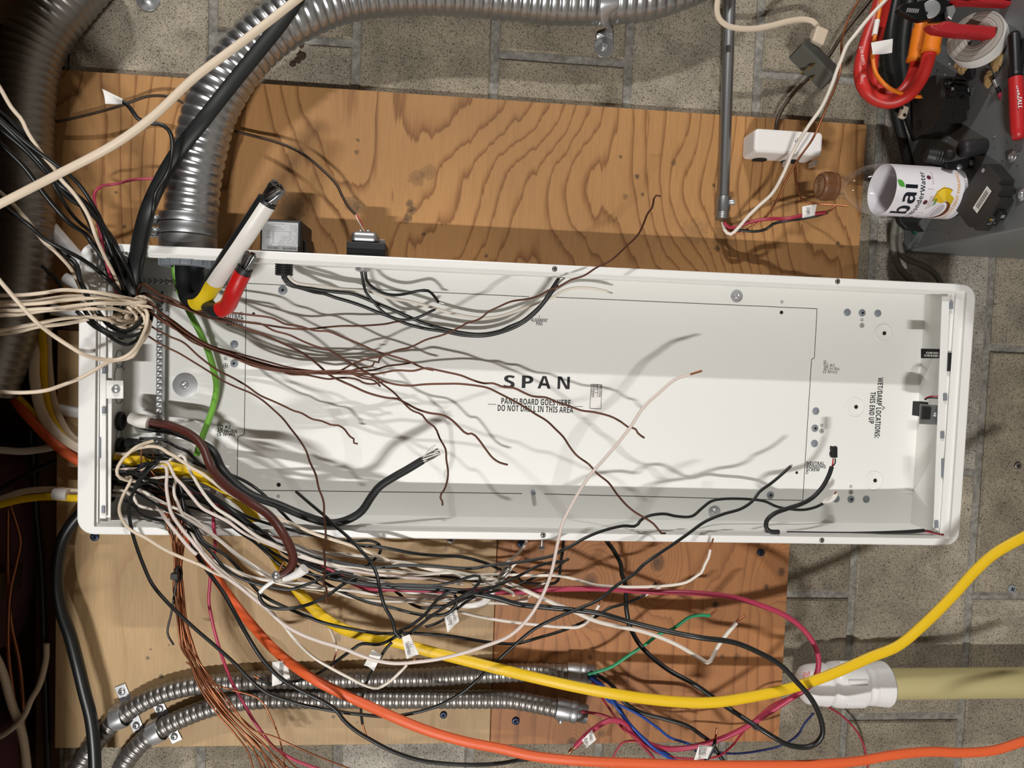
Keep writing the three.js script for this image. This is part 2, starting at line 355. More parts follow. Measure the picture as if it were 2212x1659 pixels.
// ---------- the white enclosure ----------
const F = 0.12, BK = 0.0215, EU0 = -0.4687, EU1 = 0.7543, EV0 = -0.1137, EV1 = 0.2646;
const IN = { u0: -0.4535, u1: 0.7445, v0: -0.1050, v1: 0.2560 };   // inner faces of the side walls
const BWALL = 0.0015;
const panel = thing('panel_enclosure', 'open white metal electrical panel enclosure with rounded flange screwed to the plywood', 'enclosure');
{
  // back pan
  mesh('back_pan', wbox(IN.u0 - 0.001, IN.u1 + 0.001, IN.v0 - 0.001, IN.v1 + 0.001, 0.0188, BK), M.whiteIn, panel);
  const holed = (u0, u1, v0, v1, w0, w1) => wbox(u0, u1, v0, v1, w0, w1);
  mesh('side_wall', holed(IN.u0 - BWALL, IN.u0, IN.v0, IN.v1, 0.0188, F - 0.004), M.whiteIn, panel);
  mesh('side_wall', holed(IN.u1, IN.u1 + BWALL, IN.v0, IN.v1, 0.0188, F - 0.004), M.whiteIn, panel);
  mesh('side_wall', holed(IN.u0 - BWALL, IN.u1 + BWALL, IN.v0 - BWALL, IN.v0, 0.0188, F - 0.004), M.whiteIn, panel);
  mesh('side_wall', holed(IN.u0 - BWALL, IN.u1 + BWALL, IN.v1, IN.v1 + BWALL, 0.0188, F - 0.004), M.whiteIn, panel);
  // flange: flat outer rim, then an inner rounded rail
  mesh('flange', plate(rrect(EU0, EU1, EV0, EV1, 0.021), F - 0.016, F, 0.002, [rrect(EU0 + 0.0195, EU1 - 0.0125, EV0 + 0.0080, EV1 - 0.0085, 0.003, 2)]), M.white, panel);
  mesh('inner_rail', plate(rrect(EU0 + 0.0185, EU1 - 0.0115, EV0 + 0.0070, EV1 - 0.0075, 0.003, 2), F - 0.018, F - 0.0075, 0.0015, [rrect(EU0 + 0.0215, EU1 - 0.024, EV0 + 0.0115, EV1 - 0.012, 0.002, 2)]), M.white, panel);
  mesh('inner_rail', plate(rrect(EU0 + 0.0195, EU1 - 0.023, EV0 + 0.0105, EV1 - 0.011, 0.002, 2), F - 0.020, F - 0.0125, 0.0008, [rrect(EU0 + 0.0224, EU1 - 0.0275, EV0 + 0.0132, EV1 - 0.0139, 0.002, 2)]), M.white, panel);
  // lip rails with clips along both short sides
  const lip = (pts, w0, w1) => mesh('lip_rail', plate(pts.map(([x, y]) => uv(x, y, w1)), w0, w1, 0.0004), M.white, panel);
  lip([[215, 612], [228.5, 612], [228.5, 1120], [215, 1120]], 0.1080, 0.1100);
  lip([[2052, 640], [2036, 640], [2017, 1140], [2033, 1140]], 0.1075, 0.1095);
  mesh('channel', wbox(-0.4537, -0.4340, IN.v0 + 0.001, IN.v1 - 0.001, 0.1012, 0.1030), M.white, panel);
  mesh('channel', wbox(0.7275, 0.7447, IN.v0 + 0.001, IN.v1 - 0.001, 0.0992, 0.1010), M.white, panel);
  const clip = (x, y, h = 15, wd = 7) => {
    mesh('clip', plate([[x - wd / 2, y - h / 2], [x + wd / 2, y - h / 2], [x + wd / 2, y + h / 2], [x - wd / 2, y + h / 2]].map(([a, b]) => uv(a, b, 0.112)), 0.1075, 0.1122, 0.0003), M.nut, panel);
  };
  for (const [x, y] of [[224, 800], [223.5, 886], [222.5, 1101]]) clip(x, y);
  for (const [x, y] of [[2056, 660], [2043, 858], [2037, 940], [2024, 1133]]) clip(x, y);
  clip(215.5, 968, 44, 3.6); clip(214, 727, 20, 3); clip(2038, 1012, 40, 5);
  mesh('slot', plate([[2051, 762], [2056.5, 762], [2054, 802], [2048.5, 802]].map(([a, b]) => uv(a, b, 0.113)), 0.109, 0.1127, 0.0002), M.blackPl, panel);
  // bracket tab with its screw
  mesh('bracket_tab', plate([[225, 821], [266, 822], [266, 861], [225, 861]].map(([a, b]) => uv(a, b, 0.108)), 0.1065, 0.108, 0.0004), M.white, panel);
  mesh('screw', lathe([[0.0055, 0], [0.0055, 0.002], [0.0035, 0.0045], [0, 0.005]], at(251, 841, 0.108)), M.zinc, panel);
  // flange screws
  for (const [x, y] of [[1198, 581], [1809, 608], [1173, 1156], [1775, 1167]]) {
    const s = mesh('flange_screw', lathe([[0.0036, -0.002], [0.0036, 0.0008], [0.002, 0.0014], [0, 0.0014]], at(x, y, F)), M.flexDark, panel);
    mesh('recess', wboxAt(x, y, F + 0.0014, 0.0008, 0.0022, 0.0004), M.hole, s);
  }
  // studs, washers, holes, embossed feet on the back pan
  const Wb = BK;
  const stud = (x, y, r = 0.0056, hole = false) => {
    const s = mesh('weld_stud', lathe([[r, 0], [r, 0.0007], [r * 0.55, 0.0014], [r * 0.3, 0.002], [0, 0.002]], at(x, y, Wb)), M.nut, panel);
    if (hole) mesh('stud_hole', lathe([[r * 0.33, 0.0015], [r * 0.33, 0.0023], [0, 0.0023]], at(x, y, Wb)), M.hole, s);
  };
  for (const [x, y, h] of [[1830, 675, 0], [1862, 676, 1], [1896, 677, 0], [1762, 888, 0], [1760, 925, 1], [1759, 958, 0], [1806, 1077, 0], [1838, 1078, 1], [1871, 1078, 0], [1664, 1069, 1], [506, 744, 0], [506, 785, 1]]) stud(x, y, undefined, h);
  stud(611, 627, 0.0065, 1);
  const washer = (x, y, r) => {
    const s = mesh('washer', lathe([[r, 0], [r, 0.0012], [r * 0.2, 0.0014]], at(x, y, Wb), undefined, 28), M.zinc, panel);
    mesh('screw', lathe([[0.0055, 0.001], [0.0055, 0.003], [0.0035, 0.005], [0.002, 0.005], [0.002, 0.004], [0, 0.004]], at(x, y, Wb)), M.zinc, s);
  };
  washer(400, 832, 0.0172); washer(1591, 640, 0.0095); washer(1543, 1105, 0.0095);
  for (const [x, y, r] of [[1688, 675, .0028], [602, 1047, .003], [548, 678, .0022], [1721, 1021, .0022], [1140, 840, 0]]) if (r)
    mesh('screw_hole', lathe([[r, 0], [r, 0.0003], [0, 0.0003]], at(x, y, Wb), undefined, 12), M.hole, panel);
  for (const [x, y] of [[1910, 720], [1849, 879], [1890, 1038]]) {
    const s = mesh('embossed_foot', lathe([[0.0148, 0], [0.0135, 0.0009], [0.0115, 0.0002], [0.0085, -0.0004], [0, -0.0004]].map(([r, h]) => [r, h + 0.0005]), at(x - 2, y, Wb), undefined, 30), M.whiteIn, panel);
    mesh('mounting_hole', lathe([[0.003, 0.0002], [0.003, 0.0008], [0, 0.0008]], at(x, y, Wb), undefined, 14), M.hole, s);
  }
  mesh('alignment_pin', lathe([[0.0032, 0], [0.0032, 0.012], [0.0026, 0.013], [0, 0.013]], at(1151, 1062, Wb)), M.nut, panel);
  // neutral and ground bars with their rows of screws
  const bar = (x0, y0, x1, y1, n, wd, h, lab) => {
    const a = at(x0, y0, h), b = at(x1, y1, h), dir = b.clone().sub(a), len = dir.length(), ang = Math.atan2(dir.y, dir.x);
    const g = new RoundedBoxGeometry(len, wd, 0.009, 2, 0.001); g.rotateZ(ang); g.translate((a.x + b.x) / 2, (a.y + b.y) / 2, h - 0.0045);
    const s = mesh('terminal_bar', g, M.steel, panel); s.userData.label = lab;
    for (let i = 0; i < n; i++) {
      const q = a.clone().lerp(b, (i + 0.5) / n);
      mesh('terminal_screw', lathe([[0.0040, 0], [0.0040, 0.0018], [0.0031, 0.0031], [0.0012, 0.0022], [0, 0.0022]], q, undefined, 12), M.zinc, s);
    }
    for (const e of [0.06, 0.94]) { const q = a.clone().lerp(b, e); mesh('standoff', lathe([[0.004, 0], [0.004, h - BK - 0.006], [0, h - BK - 0.006]], V3(q.x, q.y, BK), undefined, 8), M.zinc, s); }
  };
  bar(345, 655, 343, 985, 25, 0.0085, 0.047, 'shiny terminal bar with a row of screws beside the round washer');
  bar(307, 606, 520, 613, 17, 0.0085, 0.040, 'shiny terminal bar with a row of screws under the grey lock nut');
  bar(280, 1058, 470, 1062, 14, 0.0085, 0.040, 'shiny terminal bar with a row of screws among the wires');
  mesh('bar_bracket', wbox(-0.398, -0.394, -0.06, 0.20, BK, 0.036), M.steel, panel);
  // door switch and its label
  const sw = mesh('door_switch', plate([[1988, 872], [2031, 876], [2029, 918], [1986, 916]].map(([a, b]) => uv(a, b, 0.100)), 0.0985, 0.100, 0.0003), M.castAl, panel);
  mesh('rocker', plate([[1995, 878], [2012, 879], [2010, 906], [1993, 906]].map(([a, b]) => uv(a, b, 0.103)), 0.099, 0.104, 0.001), M.blackPl, sw);
  mesh('screw', lathe([[0.0034, 0], [0.0034, 0.0012], [0.002, 0.002], [0, 0.002]], at(2021, 896, 0.1)), M.zinc, sw);
  mesh('switch_body', wboxAt2(1986, 868, 2004, 900, 0.082, 0.098, 0.001), M.blackPl, sw);
  const dl = mesh('switch_label', plate([[1989.5, 753], [2039, 754], [2039, 774], [1989.5, 774]].map(([a, b]) => uv(a, b, 0.099)), 0.0986, 0.099, 0.0001), std(0x141414, 0.16), panel);
  dl.userData.label = 'glossy black label with white lettering';
  for (const [txt, y, w] of [['DOOR SWITCH', 762, 30], ['4-02858-00 REV.01', 768, 40]]) {
    const g = textFit(fontR, txt, w / 1580, 3.2 / 1580); g.rotateZ(-Math.PI / 2); g.rotateZ(Math.PI); g.translate(...at(2014, y, 0.0992).toArray());
    mesh('lettering', g, M.coverWhite, dl);
  }
  for (const [m, dy] of [[M.red, 0], [M.black, 4]]) mesh('switch_lead', tube([at(1998, 862 + dy * .4, 0.094), at(2006, 857 + dy * .5, 0.1), at(2020, 856 + dy, 0.105), at(2040, 857 + dy, 0.108)], 0.0011, { k: 6 }), m, panel);

  // print on the back pan
  const ln = (x0, y0, x1, y1, t = 1.3) => {
    const a = at(x0, y0, Wb), b = at(x1, y1, Wb), d = b.clone().sub(a), g = new THREE.BoxGeometry(d.length(), t / 1450, 0.0002);
    g.rotateZ(Math.atan2(d.y, d.x)); g.translate((a.x + b.x) / 2, (a.y + b.y) / 2, Wb + 0.0001); return g;
  };
  mesh('printed_outline', merge([ln(532, 612, 1143, 641), ln(1200, 642, 1765, 667), ln(1765, 667, 1759, 774), ln(1759, 774, 1753, 776), ln(1753, 776, 1734, 1081), ln(1734, 1081, 1176, 1067), ln(1128, 1066, 560, 1059),
    ln(532, 612, 528, 938), ln(528, 938, 514, 943), ln(514, 943, 512, 1040)]), M.print, panel);
  const ring = (x, y, r) => { const g = new THREE.TorusGeometry(r, 0.0004, 4, 18); g.scale(1, 1, 0.3); g.translate(...at(x, y, Wb + 0.0001).toArray()); return g; };
  mesh('printed_circle', merge([[521, 677], [473, 915], [1782, 782], [1743, 1021], [1862, 691], [1775, 919], [1838, 1051], [1689, 652], [611, 600], [601, 1072], [487, 774]].map(([x, y]) => ring(x, y, 0.0018))), M.print, panel);
  for (const [x, y] of [[487, 790], [1862, 703], [1775, 931], [1838, 1063]])
    mesh('ground_symbol', merge([ring(x, y, 0.0033), ln(x, y - 4, x, y), ln(x - 3.2, y, x + 3.2, y), ln(x - 2, y + 1.8, x + 2, y + 1.8)]), M.print, panel);
  // lettering: read along the length of the enclosure, so turned a quarter against the room
  const put = (txt, xc, yc, wpx, hpx, align = 0.5, f = font, rot = 0) => {
    const g = textFit(f, txt, wpx ? wpx / 1455 : 0, hpx / 1455, align); g.rotateZ(-Math.PI / 2 + rot);
    g.translate(...at(xc, yc, Wb + 0.0001).toArray()); mesh('lettering', g, M.print, panel);
  };
  for (const [c, x0, x1, y] of [['S', 1088, 1112, 828], ['P', 1127, 1152, 828.5], ['A', 1161, 1190, 829.5], ['N', 1204, 1231, 830.5]]) put(c, (x0 + x1) / 2, y, x1 - x0, 20);
  put('PANELBOARD GOES HERE', 1158, 870, 152, 9.6); put('DO NOT DRILL IN THIS AREA', 1157, 885, 166, 9.6);
  for (const q of [[1054, 873, 1072, 873.5, 1], [1242, 878, 1259, 878.5, 1], [1165, 682, 1165, 687, 1]]) mesh('printed_dash', ln(...q), M.print, panel);
  put('ALIGNMENT', 1165, 692.5, 36, 5.2); put('PINS', 1165, 700, 14, 5.2);
  put('NEUTRAL', 526, 685, 0, 5.6, 1); put('BONDING', 526, 693, 0, 5.6, 1); put('SCREW', 526, 701, 0, 5.6, 1);
  put('SQ #2', 469, 923, 0, 5.4, 0); put('45 in-lbs', 469, 931, 0, 5.4, 0); put('(5 N•m)', 469, 938.5, 0, 5.4, 0);
  put('SQ #2', 1779, 789.5, 0, 5.2, 0, fontR); put('45 in-lbs', 1779, 796.5, 0, 5.2, 0, fontR); put('(5 N•m)', 1778, 803.5, 0, 5.2, 0, fontR);
  put('NEUTRAL', 1742, 1001, 0, 5.2, 0); put('BONDING', 1742, 1008, 0, 5.2, 0); put('SCREW', 1741.5, 1015, 0, 5.2, 0);
  put('WET/DAMP LOCATIONS:', 1897, 881, 138, 9.2, 0.5, font, -Math.PI / 2); put('THIS END UP', 1882.5, 881, 72, 9.2, 0.5, font, -Math.PI / 2);
  mesh('printed_arrow', merge([ln(1905, 877, 1911, 881, 1.5), ln(1911, 881, 1905, 885.5, 1.5)]), M.print, panel);
  // part number sticker without its square code
  const st = mesh('part_sticker', plate([[1277, 830], [1300, 831], [1298, 883], [1274, 882]].map(([a, b]) => uv(a, b, Wb)), Wb, Wb + 0.0002), M.tagWhite, panel);
  mesh('sticker_print', merge([ln(1277, 830, 1300, 831, 1), ln(1300, 831, 1298, 883, 1), ln(1298, 883, 1274, 882, 1), ln(1274, 882, 1277, 830, 1), ln(1284, 830, 1282, 858, .8), ln(1292, 831, 1290, 858, .8), ln(1276, 841, 1299, 841, .8)].map(g => (g.translate(0, 0, 0.0002), g))), M.print, st);
  for (const [t, x, y, w] of [['PN', 1296, 835.5, 7], ['REV', 1288, 835.5, 8], ['PO', 1280, 835.5, 7], ['1-02397-04', 1295, 850, 15], ['2', 1287, 848, 3], ['2023-04-19', 1279, 850, 15]]) {
    const g = textFit(fontR, t, w / 1455, 4 / 1455, 0.5); g.rotateZ(-Math.PI); g.translate(...at(x, y, Wb + 0.0003).toArray()); mesh('lettering', g, M.print, st);
  }
  // knockouts with black bushings in the short wall where the cables enter
  const lw = (x, y) => { const q = vwAtU(x, y, IN.u0 + 0.001); return P(IN.u0 + 0.001, q[0], Math.max(0.035, Math.min(0.095, q[1]))); };
  for (const [x, y, r] of [[264, 908, 0.0135], [276, 958, 0.0125], [252, 998, 0.0125], [240, 1030, 0.014], [236, 1068, 0.011], [246, 668, 0.015], [270, 715, 0.0125]]) {
    const b = mesh('bushing', lathe([[r, 0], [r, 0.004], [r * 0.82, 0.0055], [r * 0.7, 0.005], [r * 0.7, 0.001], [0, 0.001]], lw(x, y), V3(0, -1, 0)), M.blackPl, panel);
  }
  for (const [x, y, r] of [[270, 775, 0.0125], [268, 812, 0.016], [280, 850, 0.012], [262, 938, 0.008]])
    mesh('knockout', (() => { const g = new THREE.TorusGeometry(r, 0.0005, 5, 24); g.rotateX(Math.PI / 2); g.translate(...lw(x, y).toArray()); return g; })(), M.nut, panel);
  settle(panel);
}
function wboxAt(x, y, w, hx, hy, hz) { const c = at(x, y, w), g = new THREE.BoxGeometry(hy * 2, hx * 2, hz * 2); g.translate(c.x, c.y, c.z); return g; }
function wboxAt2(x0, y0, x1, y1, w0, w1, rad) { const a = uv(x0, y0, w1), b = uv(x1, y1, w1); return wbox(a[0], b[0], a[1], b[1], w0, w1, rad); }
// flat lettering fitted to a width and height, origin at the alignment point, middle height
function textFit(f, txt, W, h, align = 0.5) {
  const g = new TextGeometry(txt, { font: f, size: 1, depth: 0.0001, curveSegments: 3, bevelEnabled: false });
  g.computeBoundingBox(); const b = g.boundingBox, sx0 = b.max.x - b.min.x, k = h / 0.73;
  const sx = W ? W / sx0 : k;
  g.translate(-b.min.x - sx0 * align, -0.365, 0); g.scale(sx, k, 1); return g;
}
// ---------- wires ----------
// each wire is traced along its run: [across, along] marks of the frame and its distance from the wall in millimetres, evenly keyed along the run
function run(p, w) {
  const out = [], d = [0]; let s = 0;
  for (let i = 2; i < p.length; i += 2) { s += Math.hypot(p[i] - p[i - 2], p[i + 1] - p[i - 1]); d.push(s); }
  const wa = Array.isArray(w) ? w : [w, w];
  for (let i = 0; i < d.length; i++) {
    const f = d[i] / s * (wa.length - 1), k = Math.min(wa.length - 2, Math.floor(f)), t = f - k, e = t * t * (3 - 2 * t);
    out.push(at(p[2 * i], p[2 * i + 1], mm(lerp(wa[k], wa[k + 1], e))));
  }
  return out;
}
const radius = (px, w) => px / 2 * (D0 - mm(w)) / FPX;
const avg = w => Array.isArray(w) ? w.reduce((a, b) => a + b) / w.length : w;
// way from a bushing in the short wall of the enclosure to the first mark of a wire: points, bushing first
function entryAt(bx, by, w0, p) {
  const y = by + rr(-22, 22), w = rr(32, 76), v = uv(bx, y, mm(w))[1], u = IN.u0 + 0.0075;
  return [P(u, v, mm(w)), P(u + 0.012, v, mm(w)), at(lerp(bx + 14, p[0], 0.5), lerp(y, p[1], 0.5), mm(lerp(w, w0, 0.55)))];
}
const project = (v) => { const a = CY - v.y, b = -v.x, c = D0 - v.z, q = [0, 1, 2].map(k => RM[0][k] * a + RM[1][k] * b + RM[2][k] * c); return [1106 + FPX * q[0] / q[2], 829.5 + FPX * q[1] / q[2]]; };
const strung = [];                                   // wires waiting to be laid over each other, and cables already laid
function laid(pts, r) { strung.push({ pts, r, still: true }); }
let depthAt = null;
// o: tip [points], tipW, tag {c, w, lines}, flat ratio, pre / post entry points
function wire(name, label, mat, px, p, w, o = {}) {
  const pts = run(p, w), r = radius(px, avg(w));
  if (o.pre) pts.unshift(...o.pre);
  if (o.post) pts.push(...o.post.slice().reverse());
  const c = new THREE.CatmullRomCurve3(pts, false, 'centripetal'), L = c.getLength(), n = Math.max(4, Math.min(260, Math.ceil(L / 0.006)));
  c.arcLengthDivisions = n * 3; c.updateArcLengths();
  strung.push({ pts: c.getSpacedPoints(n), r: o.flat ? r * (0.45 + 0.5 * o.flat) : r, build: (fin) => buildWire(name, label, mat, r, p, w, o, fin) });
}
function buildWire(name, label, mat, r, p, w, o, fin) {
  const geo = tube(fin, o.flat ? [r, r * o.flat] : r, { k: o.k || (r > 0.004 ? 14 : 8), n: fin.length - 1, rf: o.rf });
  const cat = o.cat || 'wire', ppx = fin.map(project);
  if (!o.tip && !o.tag && !o.extra) return single(name, geo, mat, label, cat, o.group);
  depthAt = (x, y) => { let b = 1e9, z = 0; ppx.forEach((q, i) => { const d = (q[0] - x) ** 2 + (q[1] - y) ** 2; if (d < b) { b = d; z = fin[i].z; } }); return z * 1000; };
  const t = thing(name, label, cat, o.group);
  mesh('insulation', geo, mat, t);
  if (o.tip) {
    const e = o.tipStart ? 0 : fin.length - 1, we = fin[e].z * 1000, w0 = Array.isArray(w) ? w[o.tipStart ? 0 : w.length - 1] : w;
    const q = run([...ppx[e], ...o.tip], [we, we + (o.tipW ?? w0) - w0]);
    mesh('bare_end', tube(q, r * (o.tipR || 0.62), { k: 7, step: 0.004, rf: o.twisted ? (f, l) => 1 + 0.18 * Math.sin(l * 2600) : undefined }), o.tipM || M.copper, t);
  }
  if (o.tag) for (const q of [].concat(o.tag)) tag(t, { ...q, w: Math.max(q.w, depthAt((q.c[0] + q.c[6]) / 2, (q.c[1] + q.c[7]) / 2) + r * 1000 + 1) });
  if (o.extra) o.extra(t, r, fin);
  depthAt = null;
  return settle(t);
}
// lay the wires over each other: where two would cut through one another, the one nearer the room is lifted and the other pressed back
function layWires() {
  const S = strung, eye = V3(0, CY, D0), N = S.length, dirs = [], lo = [], base = [];
  for (const s of S) {
    dirs.push(s.pts.map(p => eye.clone().sub(p).normalize())); base.push(s.pts.map(p => p.clone()));
    lo.push(s.pts.map(p => { const u = CY - p.y, v = -p.x; let f = 0.0015;
      const inBox = u > EU0 && u < EU1 && v > EV0 && v < EV1, rim = inBox && !(u > EU0 + 0.03 && u < EU1 - 0.03 && v > EV0 + 0.0135 && v < EV1 - 0.0145);
      if (inBox) f = rim && p.z > 0.088 ? F + 0.0006 : BK + 0.0004; else if ((v < 0 && u > -0.555 && u < 0.634 && v > -0.361) || (v > 0 && u > -0.5445 && u < 0.549 && v < 0.6095)) f = 0.0186;
      return f > F ? f + s.r : Math.min(p.z, f + s.r); }));
  }
  const cell = 0.016, key = (x, y, z) => (x * 73856093) ^ (y * 19349663) ^ (z * 83492791), d1 = V3(0, 0, 0), d2 = V3(0, 0, 0), rr0 = V3(0, 0, 0), c1 = V3(0, 0, 0), c2 = V3(0, 0, 0), pv = V3(0, 0, 0);
  const off = S.map(s => new Float64Array(s.pts.length * 3)), ITS = 130;
  for (let it = 0; it < ITS; it++) {
    const grid = new Map(); let hits = 0, worst = 0;
    for (let i = 0; i < N; i++) for (let j = 0; j + 1 < S[i].pts.length; j++) {
      const a = S[i].pts[j], k = key(Math.floor(a.x / cell), Math.floor(a.y / cell), Math.floor(a.z / cell)); let g = grid.get(k); if (!g) grid.set(k, g = []); g.push(i, j);
    }
    const push = S.map(s => new Float64Array(s.pts.length * 3)), cnt = S.map(s => new Uint8Array(s.pts.length));
    const put = (i, k, v, f) => { const a = push[i]; a[3 * k] += v.x * f; a[3 * k + 1] += v.y * f; a[3 * k + 2] += v.z * f; if (cnt[i][k] < 250) cnt[i][k]++; };
    for (let i = 0; i < N; i++) { if (S[i].still) continue;
      for (let j = 0; j + 1 < S[i].pts.length; j++) {
        const p1 = S[i].pts[j], q1 = S[i].pts[j + 1], X = Math.floor(p1.x / cell), Y = Math.floor(p1.y / cell), Z = Math.floor(p1.z / cell);
        for (let dx = -1; dx <= 1; dx++) for (let dy = -1; dy <= 1; dy++) for (let dz = -1; dz <= 1; dz++) {
          const g = grid.get(key(X + dx, Y + dy, Z + dz)); if (!g) continue;
          for (let m = 0; m < g.length; m += 2) {
            const a = g[m], b = g[m + 1]; if (a === i || (!S[a].still && a < i)) continue;
            const p2 = S[a].pts[b], q2 = S[a].pts[b + 1]; if (!q2) continue;
            d1.subVectors(q1, p1); d2.subVectors(q2, p2); rr0.subVectors(p1, p2);
            const A = d1.dot(d1), E = d2.dot(d2), ff = d2.dot(rr0), C = d1.dot(rr0), B = d1.dot(d2), den = A * E - B * B;
            let s = den > 1e-14 ? Math.min(1, Math.max(0, (B * ff - C * E) / den)) : 0, t = (B * s + ff) / E;
            if (t < 0) { t = 0; s = Math.min(1, Math.max(0, -C / A)); } else if (t > 1) { t = 1; s = Math.min(1, Math.max(0, (B - C) / A)); }
            c1.copy(p1).addScaledVector(d1, s); c2.copy(p2).addScaledVector(d2, t); c1.sub(c2);
            const R = S[i].r + S[a].r + 0.0005, D = c1.length(); if (D >= R) continue;
            hits++; worst = Math.max(worst, R - D);
            const e = dirs[i][j], z = c1.dot(e), sg = Math.abs(z) > 2e-5 ? Math.sign(z) : ((i * 7 + a) % 2 ? 1 : -1);
            pv.copy(e).multiplyScalar(sg); if (D > 1e-5) pv.addScaledVector(c1, 0.8 / D); pv.normalize();
            const cor = (R - D) * (S[a].still ? 1.3 : 0.75);
            put(i, j, pv, cor * (1 - s * 0.5)); put(i, j + 1, pv, cor * (0.5 + s * 0.5)); if (!S[a].still) { put(a, b, pv, -cor * (1 - t * 0.5)); put(a, b + 1, pv, -cor * (0.5 + t * 0.5)); }
          }
        }
      } }
    if (!hits || it === ITS - 1) break;
    for (let i = 0; i < N; i++) { if (S[i].still) continue;
      const d = off[i], n = S[i].pts.length;
      for (let j = 0; j < n; j++) { const c = Math.max(1, cnt[i][j] * 0.6); for (let q = 0; q < 3; q++) d[3 * j + q] += push[i][3 * j + q] / c; }
      const k = it < 45 ? 0.2 : it < 85 ? 0.06 : it < ITS - 16 ? 0.02 : 0; if (k) for (let q = 0; q < 3; q++) { let pr = d[q]; for (let j = 1; j + 1 < n; j++) { const c = d[3 * j + q]; d[3 * j + q] = (1 - 2 * k) * c + k * (pr + d[3 * (j + 1) + q]); pr = c; } }
      for (let j = 0; j < n; j++) { const p = S[i].pts[j]; p.set(base[i][j].x + d[3 * j], base[i][j].y + d[3 * j + 1], base[i][j].z + d[3 * j + 2]); if (p.z < lo[i][j]) { const e = dirs[i][j], t = (lo[i][j] - p.z) / e.z; d[3 * j] += e.x * t; d[3 * j + 1] += e.y * t; d[3 * j + 2] += e.z * t; p.addScaledVector(e, t); } }
    }
  }
  for (const s of S) if (s.build) s.build(s.pts);
}
// folded paper flag wrapped round a wire: corners in the frame, distance from wall in mm, handwritten lines
function tag(t, q) {
  const [x0, y0, x1, y1, x2, y2, x3, y3] = q.c, w = mm(q.w), A = at(x0, y0, w), B = at(x1, y1, w), C = at(x2, y2, w), Dd = at(x3, y3, w);
  const n = 8, pos = [], idx = [], N = V3(0, 0, 1);
  for (const s of [0.0004, -0.0004]) for (let i = 0; i <= n; i++) for (let j = 0; j <= n; j++) {
    const a = i / n, b = j / n, e = A.clone().lerp(B, a), f = Dd.clone().lerp(C, a), p = e.lerp(f, b);
    p.z += s + 0.0035 * Math.sin(a * 3 + b * 2.2 + (q.ph || 0)) * b;
    pos.push(p.x, p.y, p.z);
  }
  const m = (n + 1) * (n + 1);
  for (let i = 0; i < n; i++) for (let j = 0; j < n; j++) {
    const a = i * (n + 1) + j, b = a + 1, c = a + n + 1, d = c + 1;
    idx.push(a, c, b, b, c, d, m + a, m + b, m + c, m + b, m + d, m + c);
  }
  for (let i = 0; i < n; i++) for (const [a, b] of [[i, i + 1], [n * (n + 1) + i + 1, n * (n + 1) + i], [(i + 1) * (n + 1), i * (n + 1)], [i * (n + 1) + n, (i + 1) * (n + 1) + n]]) idx.push(a, b, m + a, b, m + b, m + a);
  const g = new THREE.BufferGeometry(); g.setAttribute('position', new THREE.Float32BufferAttribute(pos, 3)); g.setIndex(idx); g.computeVertexNormals();
  const f = mesh('paper_flag', g, M.tagWhite, t); f.userData.label = 'white paper flag' + (q.lines ? ' with handwriting' : '');
  for (const [txt, x, y, wpx, hpx, rot] of q.lines || []) {
    const h = textFit(fontR, txt, wpx * (D0 - w) / FPX, hpx * (D0 - w) / FPX, 0.5); h.rotateZ(-Math.PI / 2 - rot * Math.PI / 180);
    const c = at(x, y, w + 0.0034 + (q.lift || 0)); h.translate(c.x, c.y, c.z);
    mesh('handwriting', h, M.ink, f);
  }
}
// sleeve or tape over part of a wire
const onWire = (p, w) => depthAt ? Array.from({ length: p.length / 2 }, (_, i) => at(p[2 * i], p[2 * i + 1], mm(depthAt(p[2 * i], p[2 * i + 1])))) : run(p, w);
const sleeve = (t, name, mat, px, p, w, o = {}) => mesh(name, tube(onWire(p, w), radius(px, avg(w)), { k: o.k || 12, step: 0.004, rf: o.rf }), mat, t);
// fan of stripped strands
function strands(t, name, mat, px, x0, y0, x1, y1, w0, w1, n, spread, tw = 0.5) {
  if (depthAt) { const s = depthAt(x0, y0) - w0; w0 += s; w1 += s; }
  const a = at(x0, y0, mm(w0)), b = at(x1, y1, mm(w1)), d = b.clone().sub(a), L = d.length(); d.normalize();
  const e = V3(0, 0, 1).addScaledVector(d, -d.z).normalize(), f = d.clone().cross(e), r = radius(px, (w0 + w1) / 2), gs = [];
  for (let i = 0; i < n; i++) {
    const th = i / n * 6.283, k = i % 3 ? 0.72 : 0.3, q = [];
    for (let s = 0; s <= 5; s++) { const u = s / 5, an = th + tw * u * 2, rad = r * k * (1 + spread * u * (0.6 + rnd() * 0.5)); q.push(a.clone().addScaledVector(d, L * u * (0.92 + 0.08 * rnd())).addScaledVector(e, Math.cos(an) * rad).addScaledVector(f, Math.sin(an) * rad)); }
    mesh('strand', tube(q, r * 0.3, { k: 6, n: 8 }), mat, t);
  }
}
